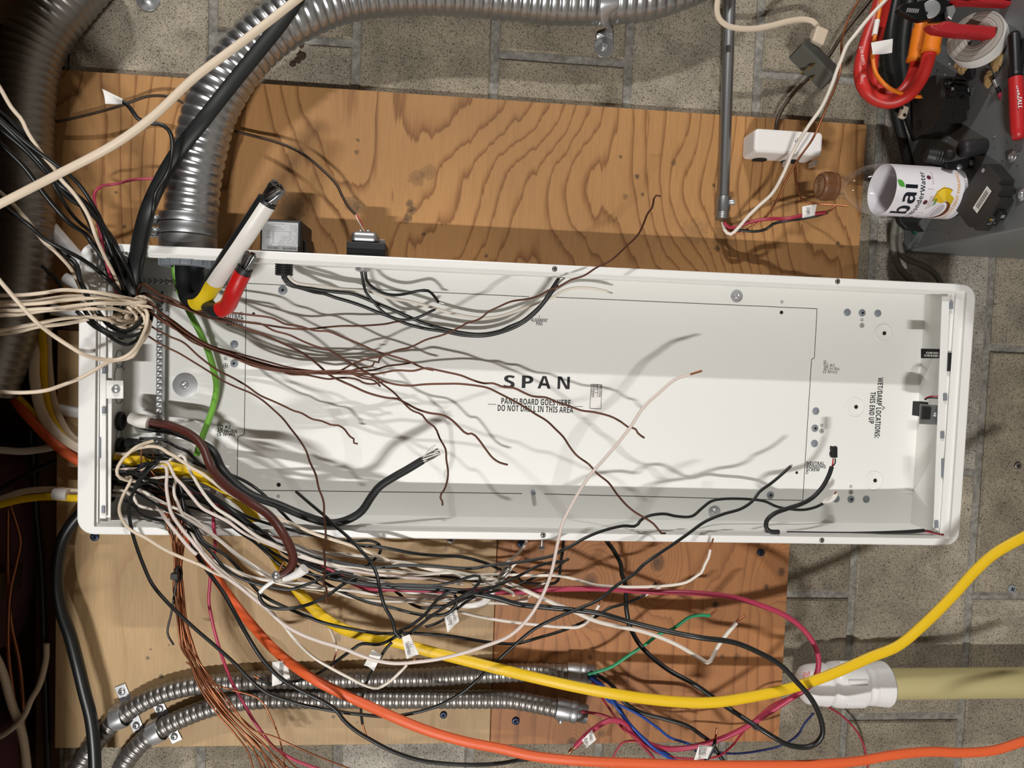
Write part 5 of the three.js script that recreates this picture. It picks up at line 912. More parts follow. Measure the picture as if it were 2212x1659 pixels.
{ // big squeeze connector through the long wall of the enclosure
  const t = thing('conduit_connector', 'large grey cast squeeze connector joining the shiny conduit to the enclosure', 'connector');
  const w = 70, r = radius(113, w), a = at(408, 452, mm(w)), ax = V3(-1, 0, 0), L = 0.054;
  a.x = 0.1065 + 0.0018 + L;
  mesh('body', lathe([[0.9, 0], [1, 0.004], [1, 0.2], [0.88, 0.203], [0.88, 0.24], [1, 0.243], [1, 0.5], [0.88, 0.503], [0.88, 0.54], [1.0, 0.543], [1.0, 0.85], [1.03, 0.87], [1.03, 1], [0.5, 1]].map(([q, h]) => [q * r, h * L]), a, ax, 32), M.castAl, t);
  for (const k of [0.12, 0.42]) {
    const e = new RoundedBoxGeometry(0.013, 0.016, 0.014, 2, 0.002); e.translate(a.x - L * k - 0.004, a.y + r * 1.05, a.z + 0.006); const m = mesh('clamp_ear', e, M.castAl, t);
    mesh('clamp_screw', lathe([[0.0046, 0], [0.0046, 0.003], [0.003, 0.0045], [0, 0.0045]], V3(a.x - L * k - 0.004, a.y + r * 1.05, a.z + 0.013)), M.zinc, m);
  }
  const n = V3(0.1045, a.y, a.z);
  const nutG = lathe([[0.62, 0], [0.98, 0], [1, 0.1], [1, 0.85], [0.95, 1], [0.62, 1]].map(([q, h]) => [q * r * 0.95, h * 0.0125]), n, V3(-1, 0, 0), 36);
  const nut = mesh('lock_nut', nutG, M.nut, t);
  for (let i = 0; i < 16; i++) { const an = i / 16 * 6.283, b = new RoundedBoxGeometry(0.0115, 0.0035, 0.003, 1, 0.0006); b.rotateX(-an); b.translate(n.x - 0.0063, n.y + Math.sin(an) * r * 0.955, n.z + Math.cos(an) * r * 0.955); mesh('lug', b, M.nut, nut); }
  settle(t);
}
{ // surge protector
  const t = thing('surge_protector', 'black box with a silver rating label sitting on the enclosure edge', 'surge protector');
  const a = uv(563, 474, 0.105), b = uv(646, 541, 0.105), vb = -0.1145;
  mesh('body', wbox(a[0] - 0.001, b[0] + 0.003, a[1] - 0.002, vb, 0.028, 0.104, 0.004), M.blackPl, t);
  mesh('body_rib', wbox(b[0] + 0.003, b[0] + 0.006, a[1] + 0.022, vb, 0.03, 0.09, 0.001), M.blackPl, t);
  const W = 640, Hh = 520, tex = canvasTex(W, Hh, (c) => {
    c.fillStyle = '#c9cbcd'; c.fillRect(0, 0, W, Hh); c.fillStyle = '#16161a'; c.strokeStyle = '#16161a'; c.lineWidth = 3;
    c.font = 'bold 54px sans-serif'; c.fillText('SDSA1176', 20, 62);
    for (let i = 0; i < 26; i++) if (i % 5 !== 3) c.fillRect(340 + i * 8, 22, 2 + (i * 7) % 4, 44);
    c.font = '25px sans-serif'; c.fillText('Surge current per phase 36kA', 20, 104); c.fillText('Series 002', 450, 104);
    c.strokeRect(14, 124, 420, 230); c.strokeRect(446, 124, 180, 230);
    c.font = '24px sans-serif'; ['120/240V, 3-Wire     SPD Type 1', '50/60 Hz   Type on Enclosure', 'VPR      700V L-N, 1200V L-L', 'MCOV   150V L-N, 300V L-L', 'SCCR   25 kA', 'In          10 kA'].forEach((s, i) => c.fillText(s, 22, 156 + i * 36));
    c.beginPath(); c.arc(530, 230, 40, 0, 7); c.stroke(); c.font = 'bold 40px sans-serif'; c.fillText('UL', 503, 245);
    c.font = '22px sans-serif'; c.fillText('SURGE', 492, 165); c.fillText('LISTED', 490, 305); c.fillText('13VL', 505, 335);
    c.strokeRect(20, 372, 44, 34); c.fillText('41', 28, 398); c.fillText('2023', 84, 398); c.fillText('Schneider Electric USA', 250, 398);
    c.fillText('Made in USA', 20, 436); c.fillText('1-888-778-2733', 300, 436); c.fillText('40261-001-02', 20, 470); c.fillText('www.schneider-electric', 250, 490);
  });
  const g = new THREE.PlaneGeometry(b[0] - a[0] - 0.004, Math.abs(vb - a[1]) - 0.004); g.rotateZ(Math.PI / 2);
  g.translate(...P((a[0] + b[0]) / 2, (a[1] + vb) / 2, 0.1042).toArray());
  mesh('rating_label', g, std(0xffffff, 0.35, 0.2, { map: tex }), t);
  const n0 = at(614, 570, 0.072); n0.x = 0.1045;
  mesh('nipple', tube([n0.clone().add(V3(0.004, 0, 0)), n0.clone().add(V3(-0.018, 0, 0))], 0.0118, { k: 20, n: 44, rf: f => 1 + 0.06 * Math.sin(f * 6.283 * 7) }), M.blackPl, t);
  settle(t);
}
{ // doorbell transformer
  const t = thing('transformer', 'small transformer with dark laminated core and dull metal bell on the enclosure edge', 'transformer');
  const A = (x0, y0, x1, y1, w0, w1, r) => { const a = uv(x0, y0, w1), b = uv(x1, y1, w1); return wbox(a[0], b[0], a[1], Math.min(b[1], -0.1145), w0, w1, r); };
  const core = mesh('core', A(749, 521, 832, 560, 0.045, 0.1, 0.0015), std(0x2c2d2f, 0.5, 0.6), t);
  for (let i = 0; i < 6; i++) mesh('lamination', A(748.6, 525 + i * 4, 832.4, 527 + i * 4, 0.0448, 0.1003, 0.0003), std(0x3a3c3f, 0.45, 0.7), core);
  mesh('bell', A(757, 497, 816, 526, 0.052, 0.098, 0.007), M.castAl, t);
  const ear = A(818, 517, 832, 532, 0.07, 0.0716, 0.0006); mesh('ear', ear, M.castAl, t);
  for (const x of [779, 795]) mesh('terminal', lathe([[0.003, 0], [0.003, 0.003], [0, 0.004]], at(x, 502, 0.075), V3(1, 0, 0.3), 10), M.zinc, t);
  const n0 = at(784, 572, 0.08); n0.x = 0.1045;
  mesh('bushing', lathe([[0.0145, 0], [0.0145, 0.0015], [0.0105, 0.002], [0.0105, 0.007], [0.006, 0.009], [0, 0.009]], n0, V3(-1, 0, 0)), M.zinc, t);
  settle(t);
}
// ---------- thin pipe, plug, cover on the wall ----------
{
  const t = thing('metal_pipe', 'straight grey thin wall metal pipe crossing the wall to an end connector', 'pipe');
  mesh('pipe', cyl(at(1578, -40, 0.032), at(1562, 432, 0.034), radius(25.5, 34)), M.galv, t);
  const q = along(1563, 426, 1559, 474, 34, 36), r = radius(33, 35);
  mesh('connector', lathe([[0.8, 0], [1, 0.02], [1, 0.62], [0.86, 0.66], [0.86, 1], [0.7, 1]].map(([a, h]) => [a * r, h * q.L]), q.a, q.d, 22), M.galv, t);
  mesh('threads', tube([q.a.clone().lerp(q.b, 0.7), q.b], r * 0.9, { k: 20, n: 28, rf: f => 1 + 0.05 * Math.sin(f * 6.283 * 4) }), M.galv, t);
  mesh('set_screw', cyl(at(1572, 437, 0.04), at(1588, 437, 0.044), 0.0042, 10), M.zinc, t);
  settle(t);
}
wire('flat_cord', 'flat cream appliance cord looping round the metal pipe to its plug', M.cream, 13, [1700, -40, 1560, -25, 1549, 5, 1552, 38, 1570, 55, 1600, 62, 1630, 62, 1665, 56, 1700, 47, 1735, 42, 1757, 47, 1766, 60, 1768, 76], [10, 20, 60, 60, 60, 62, 66], { flat: 0.55, cat: 'cord', k: 12, extra: (t) => {
  const g = new RoundedBoxGeometry(0.024, 0.019, 0.02, 2, 0.003); g.rotateZ(-0.3); g.translate(...at(1766, 82, 0.07).toArray()); const p = mesh('plug', g, M.cream, t);
} });
{
  const t = thing('plug_adapter', 'dark grey scuffed plug adapter with brass blades hanging on the block wall', 'adapter');
  const c = at(1760, 138, 0.066), ln = V3(-0.68, -0.72, 0.1).normalize(), nn = V3(-0.62, 0.58, 0.53), Q = new THREE.Quaternion();
  nn.addScaledVector(ln, -nn.dot(ln)).normalize(); Q.setFromRotationMatrix(new THREE.Matrix4().makeBasis(nn.clone().negate(), ln, nn.clone().negate().cross(ln)));
  const tr = (g, x, y, z) => { g.translate(x, y, z); g.applyQuaternion(Q); g.translate(c.x, c.y, c.z); return g; };
  mesh('body', tr(new RoundedBoxGeometry(0.026, 0.068, 0.030, 3, 0.003), 0, 0, 0), M.plug, t);
  mesh('face_plate', tr(new RoundedBoxGeometry(0.0016, 0.064, 0.027, 1, 0.0006), -0.0135, 0, 0), std(0x55554e, 0.5), t);
  const brass = std(0xc09a3c, 0.3, 1);
  for (const [y, z, l] of [[0.012, 0.006, 0.015], [0.0, -0.006, 0.018], [-0.004, 0.006, 0.018]]) mesh('blade', tr(new RoundedBoxGeometry(l, 0.0015, 0.0055, 1, 0.0005), -0.0143 - l / 2, y, z), brass, t);
  settle(t);
}
{
  const t = thing('cable_cover', 'white plastic cable cover box screwed to the plywood', 'cover');
  const a = uv(1632, 276, 0.066), b = uv(1776, 334, 0.066);
  const sh = (u0, u1, v0, v1) => rrect(u0, u1, v0, v1, 0.006, 4);
  mesh('shell', plate(sh(a[0], b[0], a[1], b[1] + 0.002), 0.020, 0.066, 0.004), M.coverWhite, t);
  for (const [x, r] of [[1655, 0.011], [1722, 0.013]]) { const c = at(x, 340, 0.05), g = new THREE.CylinderGeometry(r, r, 0.02, 20); g.rotateZ(Math.PI / 2); c.x = -(b[1] + 0.002) + 0.0088; c.z = 0.026; g.translate(c.x, c.y, c.z); mesh('cable_notch', g, M.hole, t); }
  for (const x of [1703, 1760]) { const c = at(x, 348, 0.04), g = new RoundedBoxGeometry(0.009, 0.004, 0.02, 1, 0.001); g.translate(-(b[1] + 0.006), c.y, 0.034); mesh('clip', g, M.coverWhite, t); }
  mesh('screw', lathe([[0.0036, 0], [0.0036, 0.001], [0.002, 0.002], [0, 0.002]], at(1722, 305, 0.066)), M.zinc, t);
  settle(t);
}
wire('white_wire', 'long white wire slanting from the pipe connector over the cover box and plug adapter', M.whiteW, 8, [1562, 480, 1568, 500, 1578, 506, 1594, 492, 1615, 468, 1640, 444, 1667, 419, 1690, 380, 1715, 324, 1746, 273, 1774, 233, 1796, 185, 1809, 149, 1817, 129, 1829, 99, 1849, 73, 1880, 35, 1913, 0, 1945, -35], [38, 60, 90, 120, 140, 150, 160], {});
wire('copper_lead', 'brown copper wire running beside the long white wire', M.copper, 5, [1566, 488, 1590, 503, 1615, 495, 1652, 470, 1675, 438, 1703, 380, 1728, 339, 1756, 299, 1771, 266, 1789, 223, 1809, 175, 1817, 139, 1819, 84, 1834, 38, 1855, 0, 1875, -40], [38, 60, 85, 110, 130, 140]);
wire('lamp_cord', 'thin brown twin cord passing behind the plug adapter into the cover box', M.brownSheath, 8.5, [1900, -30, 1880, 0, 1839, 51, 1814, 84, 1794, 116, 1772, 145, 1751, 165, 1718, 197, 1690, 235, 1678, 263, 1676, 284], [40, 35, 22, 22, 30], { cat: 'cord' });
wire('copper_lead', 'brown wire leaving the cover box and curving behind the bottle cap', M.copper, 4.6, [1719, 330, 1719, 350, 1719, 375, 1722, 405, 1730, 428, 1753, 438, 1790, 442, 1830, 445], [30, 34, 40, 60]);
wire('red_wire', 'dark red wire with a flag marked Dryer and a copper tip beside the bottle cap', M.red, 8, [1562, 482, 1575, 493, 1592, 491, 1620, 480, 1660, 473, 1700, 472, 1740, 464, 1775, 460, 1783, 459], [40, 55, 80, 90], { tip: [1795, 453, 1804, 445], tag: { c: [1733, 446, 1764, 441, 1762, 464, 1731, 472], w: 96, lines: [['Dryer', 1746, 456, 14, 6, 84]] } });
wire('black_wire', 'black wire running close under the dark red flagged wire', M.black, 6.5, [1562, 484, 1580, 496, 1605, 498, 1630, 500, 1655, 495, 1670, 484, 1700, 477, 1735, 472, 1765, 466, 1788, 459], [38, 48, 70, 82]);
// ---------- cream pipe and white fitting ----------
{
  const w = 46, q = along(1722, 1479, 2290, 1474, w, w);
  const X = x => (x - 1722) / 568 * q.L, Rr = r => r / FPX * (D0 - mm(w));
  const t = thing('pipe_fitting', 'white plastic vent cap and threaded fitting on the cream pipe', 'fitting');
  mesh('cap', lathe([[1722, 0], [1724, 18], [1730, 32], [1738, 41], [1750, 45], [1768, 46.5], [1774, 48], [1779, 48], [1783, 45], [1792, 42]].map(([x, r]) => [Rr(r), X(x)]), q.a, q.d, 36), M.pvcWhite, t);
  mesh('collar', lathe([[1786, 40], [1790, 46], [1796, 50], [1806, 51.5], [1851, 51.5], [1853, 48], [1855, 47]].map(([x, r]) => [Rr(r), X(x)]), q.a, q.d, 36), M.pvcWhite, t);
  mesh('socket', lathe([[1853, 46], [1858, 45], [1862, 44], [1866, 47], [1872, 47], [1876, 45.5], [1880, 48], [1904, 51], [1907, 50], [1907, 35]].map(([x, r]) => [Rr(r), X(x)]), q.a, q.d, 36), M.pvcWhite, t);
  for (let i = 0; i < 6; i++) { const an = i / 6 * 6.283 + 0.5, g = new RoundedBoxGeometry(0.006, X(1840) - X(1800), 0.004, 1, 0.001); g.translate(0, 0, Rr(51.5)); g.rotateY(an); const c = q.a.clone().addScaledVector(q.d, X(1826)); g.translate(c.x, c.y, c.z); mesh('grip_rib', g, M.pvcWhite, t); }
  const redInk = std(0xb01c22, 0.5);
  for (const [s, x, y, wd, h] of [['OATEY', 1741, 1462, 22, 8], ['SURE-VENT', 1748, 1460, 24, 4]]) { const g = textFit(font, s, wd / 1540, h / 1540); g.translate(...at(x, y, mm(w) + Rr(44.5)).toArray()); mesh('lettering', g, redInk, t); }
  settle(t);
  single('cream_pipe', cyl(q.a.clone().addScaledVector(q.d, X(1895)), q.b, Rr(34.5), 32), M.pvcCream, 'thick cream plastic pipe running down the block wall from the white fitting', 'pipe');
}
// ---------- screws in the boards and anchors in the blocks ----------
{
  const scr = (x, y, w, label, m = M.screwBlue, r = 0.0062) => {
    const t = thing('board_screw', label, 'screw'), c = at(x, y, w);
    mesh('head', lathe([[r, 0], [r, 0.0016], [r * 0.85, 0.003], [r * 0.4, 0.0028], [0, 0.0022]], c, undefined, 16), m, t);
    const a = new THREE.BoxGeometry(r * 1.1, r * 0.22, 0.0006), b = new THREE.BoxGeometry(r * 0.22, r * 1.1, 0.0006); for (const g of [a, b]) { g.rotateZ(0.5); g.translate(c.x, c.y, c.z + 0.003); } mesh('cross_slot', merge([a, b]), M.hole, t); settle(t);
  };
  scr(205, 1159, 0.0182, 'blue masonry screw beside the rounded corner of the enclosure');
  scr(1126, 1175, 0.0182, 'blue masonry screw in the knotty plywood by the dangling zinc bolt');
  scr(1643, 1193, 0.0182, 'blue masonry screw in the knotty plywood corner at the enclosure edge', M.screwBlue, 0.006);
  scr(958, 1544, 0.0182, 'blue masonry screw in the pale plywood below the conduits', M.screwBlue, 0.0055);
  scr(1114, 1557, 0.0182, 'blue masonry screw in the knotty plywood by the threaded connector', M.screwBlue, 0.006);
  scr(1632, 1568, 0.0182, 'blue masonry screw in the knotty plywood inside the black loop', M.screwBlue, 0.0055);
  scr(2185, 1272, 0.001, 'grey wall anchor screw in a block above the yellow cable', M.nut, 0.007);
  scr(2198, 1006, 0.001, 'dark wall anchor screw in a block beside the enclosure end', M.flexDark, 0.0062);
  scr(974, 1164, 0.0182, 'bright washer head screw at the enclosure edge on the pale plywood', M.zinc, 0.0068);
  const t = thing('zinc_bolt', 'small zinc wing bolt hanging from the enclosure edge', 'bolt');
  mesh('shank', cyl(at(1171, 1160, 0.07), at(1170, 1184, 0.07), 0.0018, 10), M.zinc, t);
  const g = new RoundedBoxGeometry(0.006, 0.0085, 0.005, 1, 0.0012); g.translate(...at(1170, 1183, 0.07).toArray()); mesh('wing_nut', g, M.zinc, t);
  settle(t);
}
// ---------- door switch harness ----------
{
  const t = thing('wire_harness', 'black braided harness with a small black connector standing off the back pan', 'harness');
  mesh('loom', tube(run([1683, 1149, 1662, 1147, 1655, 1138, 1657, 1124, 1672, 1110, 1700, 1099, 1730, 1089, 1755, 1075, 1776, 1053, 1790, 1028, 1797, 1008], [112, 108, 100, 92, 90]), radius(10, 98), { k: 12, step: 0.0012, rf: (f, l) => 1 + 0.06 * Math.sin(l * 3200) }), M.blackPl, t);
  mesh('red_lead', tube(run([1797, 1008, 1799, 1000, 1800, 990], [90, 90]), 0.0011, { k: 6 }), M.tapeRed, t);
  mesh('black_lead', tube(run([1798, 1008, 1804, 1000, 1804, 990], [91, 91]), 0.0011, { k: 6 }), M.black, t);
  const c = at(1801, 977, 0.09), b = new RoundedBoxGeometry(0.0155, 0.0085, 0.007, 1, 0.0008); b.rotateZ(0.06); b.translate(c.x, c.y, c.z); const cn = mesh('connector', b, M.blackPl, t);
  for (const dy of [-4, 4]) { const p = new RoundedBoxGeometry(0.006, 0.003, 0.005, 1, 0.0005); p.translate(...at(1800 + dy, 968, 0.09).toArray()); mesh('prong', p, M.blackPl, cn); }
  const lt = new RoundedBoxGeometry(0.006, 0.002, 0.004, 1, 0.0005); lt.translate(...at(1794, 980, 0.09).toArray()); mesh('latch', lt, M.blackPl, cn);
  settle(t);
  const h = thing('wire_harness', 'flat black harness tucked along the enclosure edge with dark red leads', 'harness');
  mesh('loom', tube(run([1700, 1148.5, 1800, 1150, 1900, 1150, 1970, 1148, 1996, 1146], [112, 112, 110]), radius(9, 110), { k: 12, rf: f => 0.35 + 0.65 * Math.min(1, Math.max(0, (f - 0.45) * 2)) }), M.blackPl, h);
  mesh('red_lead', tube(run([1996, 1146, 2008, 1147, 2022, 1152, 2038, 1154], [110, 112]), 0.0012, { k: 6 }), M.brown, h);
  mesh('red_lead', tube(run([1996, 1148, 2010, 1150, 2024, 1153, 2038, 1156], [110, 112]), 0.0012, { k: 6 }), M.red, h);
  settle(h);
}
// ---------- cables in the shade at the joists ----------
{
  const nm = (label, m, px, p, w, o = {}) => wire('sheathed_cable', label, m, px, p, w, { flat: 0.6, cat: 'cable', k: 12, ...o });
  nm('yellow sheathed cable with white tape beside a white one at the cable entry', M.yellow, 15, [-30, 1096, 0, 1090, 40, 1080, 100, 1073, 165, 1076, 240, 1068], [60, 60, 62, 64], { extra: (t) => sleeve(t, 'white_tape', M.tapeWhite, 24, [117, 1067, 135, 1068, 147, 1069], [61, 61], { k: 14 }) });
  nm('white sheathed cable taped to the yellow one at the cable entry', M.beige, 13, [-30, 1086, 0, 1078, 50, 1062, 110, 1057, 165, 1062, 240, 1060], [52, 52, 54, 56]);
  nm('white sheathed cable with red print crossing the dark joist bay', M.whiteW, 15, [-30, 972, 0, 972, 45, 975, 90, 970, 135, 960, 200, 945], [20, 20, 20]);
  nm('beige sheathed cable hanging closest to the orange one', M.beige, 22, [70, 690, 72, 760, 76, 830, 90, 890, 120, 935, 165, 968, 230, 990], [45, 40, 38, 40]);
  nm('yellowish sheathed cable between the two beige ones', M.yellow, 17, [88, 700, 92, 780, 98, 850, 112, 905, 140, 945, 175, 975, 235, 1000], [30, 28, 30, 34]);
  nm('beige sheathed cable hanging behind the yellowish one', M.beige, 16, [100, 690, 104, 780, 112, 850, 128, 905, 150, 945, 180, 965], [22, 22, 22]);
  nm('thin yellow sheathed cable hidden along the orange one', M.yellow, 12, [22, 850, 62, 885, 100, 925, 140, 962, 175, 985, 235, 1010], [34, 36, 40]);
  nm('dark cable hanging in the shade at the plywood edge', M.black, 13, [66, 930, 72, 1010, 78, 1110, 88, 1220, 95, 1400, 104, 1690], [8, 8, 8], { flat: 1 });
  nm('orange brown cable hanging in the shaded joist bay', M.copper, 9, [18, 1090, 17, 1180, 18, 1260, 25, 1350, 42, 1430, 50, 1520, 52, 1690], [12, 12, 12], { flat: 1 });
  nm('second orange brown cable crossing its twin in the shaded joist bay', M.copper, 8, [22, 1090, 38, 1140, 44, 1170, 36, 1215, 22, 1280, 18, 1400, 26, 1480, 44, 1600, 48, 1690], [18, 18, 18], { flat: 1 });
  nm('pale cable slanting across the shaded joist bay', M.beige, 17, [-30, 1380, 5, 1450, 25, 1520, 48, 1590, 62, 1690], [25, 25, 25], { flat: 1 });
  nm('dirty cable rising from the joist bay to the plywood edge', M.cream, 12, [-30, 1605, 10, 1585, 50, 1550, 68, 1510, 85, 1480, 100, 1420, 100, 1390], [30, 30, 20], { flat: 1 });
  nm('black cable curving out of the dark joist bay', M.black, 10, [-30, 1075, 30, 1040, 90, 1010, 150, 985, 210, 960], [10, 10, 10], { flat: 1 });
  const pipe = (label, x0, y0, x1, y1, px, w, txt) => { const t = thing('plastic_pipe', label, 'pipe'); mesh('pipe', cyl(at(x0, y0, mm(w)), at(x1, y1, mm(w)), radius(px, w), 20), M.pvcWhite, t); settle(t); };
  pipe('white plastic pipe stub slanting behind the black bunch', 96, 478, 178, 572, 30, 45);
  pipe('white plastic pipe stub at the corner of the enclosure', 140, 600, 185, 622, 22, 40);
  pipe('white plastic pipe stub with an open end under the beige wires', 112, 668, 172, 680, 22, 40);
  pipe('white plastic pipe stub behind the hanging sheathed cables', 100, 880, 200, 894, 26, 14);
}
// ---------- the grey box and what stands on it ----------
const BU = 0.715, BT = CY - BU;                         // top of the grey box
const onTop = (x, y, h = 0) => { const q = vwAtU(x, y, BU - h); return V3(-q[0], BT + h, q[1]); };
{
  const t = thing('grey_box', 'grey painted steel equipment box under the bottle and breakers', 'box');
  mesh('body', wbox(BU, 1.3, -0.8, -0.171, 0.0005, 0.31, 0.004), M.greyBox, t);
  settle(t);
}
function frameOf(pos, yaw) { const m = new THREE.Matrix4().makeRotationY(yaw); m.setPosition(pos); return m; }
// circuit breaker: x = length, y = thickness upwards, z = towards the handle
function breaker(label, pos, yaw, poles, barcode, side = -1) {
  const t = thing('circuit_breaker', label, 'breaker'), L = 0.074, Hh = 0.021 * poles, Zf = 0.030, bk = std(0x252321, 0.5), bk2 = std(0x171718, 0.42);
  const prof = [[-0.037, -0.030], [-0.030, -0.034], [0.030, -0.034], [0.037, -0.026], [0.037, 0.012], [0.031, 0.012], [0.031, 0.022], [0.020, 0.022], [0.020, 0.030], [-0.020, 0.030], [-0.020, 0.024], [-0.032, 0.024], [-0.032, 0.010], [-0.037, 0.010]];
  const parts = [];
  for (let k = 0; k < poles; k++) {
    const s = new THREE.Shape(prof.map(([x, z]) => new THREE.Vector2(x, -z)));
    const g = new THREE.ExtrudeGeometry(s, { depth: 0.021 - 0.0022, bevelEnabled: true, bevelThickness: 0.0008, bevelSize: 0.0008, bevelOffset: -0.0008, bevelSegments: 1 });
    g.rotateX(-Math.PI / 2); g.translate(0, 0.021 * k + 0.0011, 0); const b = mesh('pole_body', g, bk, t); parts.push(b);
    const h = new RoundedBoxGeometry(0.011, 0.009, 0.013, 2, 0.001); h.translate(-0.001 * side, 0.021 * k + 0.0105, 0.034); mesh('handle', h, bk2, t);
    const r = new THREE.CylinderGeometry(0.0028, 0.0028, 0.0006, 12); r.translate(0.028, 0.021 * poles + 0.0002, -0.024 + k * 0.006); mesh('rivet', r, M.zinc, t);
    const n = textFit(fontR, '20', 0.0042, 0.0032); n.translate(0.002, 0.021 * k + 0.0105, 0.0407); mesh('rating', n, M.coverWhite, t);
  }
  if (poles > 1) { const h = new RoundedBoxGeometry(0.011, 0.021, 0.008, 2, 0.001); h.translate(0.002, 0.021, 0.037); mesh('handle_tie', h, bk2, t); }
  const tex = canvasTex(256, 192, (c) => { c.fillStyle = '#101010'; c.fillRect(0, 0, 256, 192); c.fillStyle = '#c8a425'; c.fillRect(14, 12, 48, 48); c.fillStyle = '#101010'; c.fillRect(24, 22, 28, 28); c.fillStyle = '#c8a425'; c.fillRect(32, 30, 12, 12); c.fillStyle = '#e0e0e0'; c.font = 'bold 24px sans-serif'; c.fillText('HOM', 74, 34); c.font = '16px sans-serif'; ['TYPE HOM', '120/240V~', '10 kA', 'LISTED  CIRCUIT', 'BREAKER HACR'].forEach((s, i) => c.fillText(s, 74 - (i > 2 ? 56 : 0), 58 + i * 26)); c.strokeStyle = '#e0e0e0'; c.lineWidth = 3; c.beginPath(); c.arc(205, 120, 17, 0, 7); c.stroke(); });
  const pl = new THREE.PlaneGeometry(0.0115, 0.0165); pl.rotateZ(side > 0 ? Math.PI / 2 : -Math.PI / 2); pl.scale(0.7, 1.1, 1); pl.translate(side * 0.0138, Hh - 0.0105, 0.0303); mesh('rating_label', pl, std(0xffffff, 0.5, 0, { map: tex }), t);
  if (barcode) {
    const bt = canvasTex(256, 96, (c) => { c.fillStyle = '#e8e6e2'; c.fillRect(0, 0, 256, 96); c.fillStyle = '#111'; let x = 34; for (let i = 0; i < 34; i++) { const w = 1 + (i * 13 + 5) % 5; c.fillRect(x, 18, w, 60); x += w + 1 + (i * 7) % 4; if (x > 220) break; } c.fillRect(10, 40, 8, 8); c.fillRect(238, 44, 8, 8); });
    const g = new THREE.PlaneGeometry(0.034, 0.0125); g.rotateX(-Math.PI / 2); g.rotateY(Math.PI); g.translate(0.002, Hh + 0.0002, 0.004); mesh('barcode_label', g, std(0xffffff, 0.5, 0, { map: bt }), t);
  } else for (const [x, z] of [[0.02, -0.022], [-0.022, -0.02]]) { const g = new RoundedBoxGeometry(0.012, 0.0015, 0.007, 1, 0.0004); g.translate(x, Hh + 0.0004, z); mesh('clip_slot', g, bk2, t); }
  t.position.copy(pos); t.rotation.y = yaw;
  return t;
}
breaker('two pole black circuit breaker with tied handles under the orange wire', V3(0.367, BT + 0.0005, 0.104), 0.16, 2, false, 1).rotation.y = 0.16;
breaker('single pole black circuit breaker with a barcode label beside the bottle', V3(0.2165, BT + 0.0005, 0.1955), -0.78, 1, true);
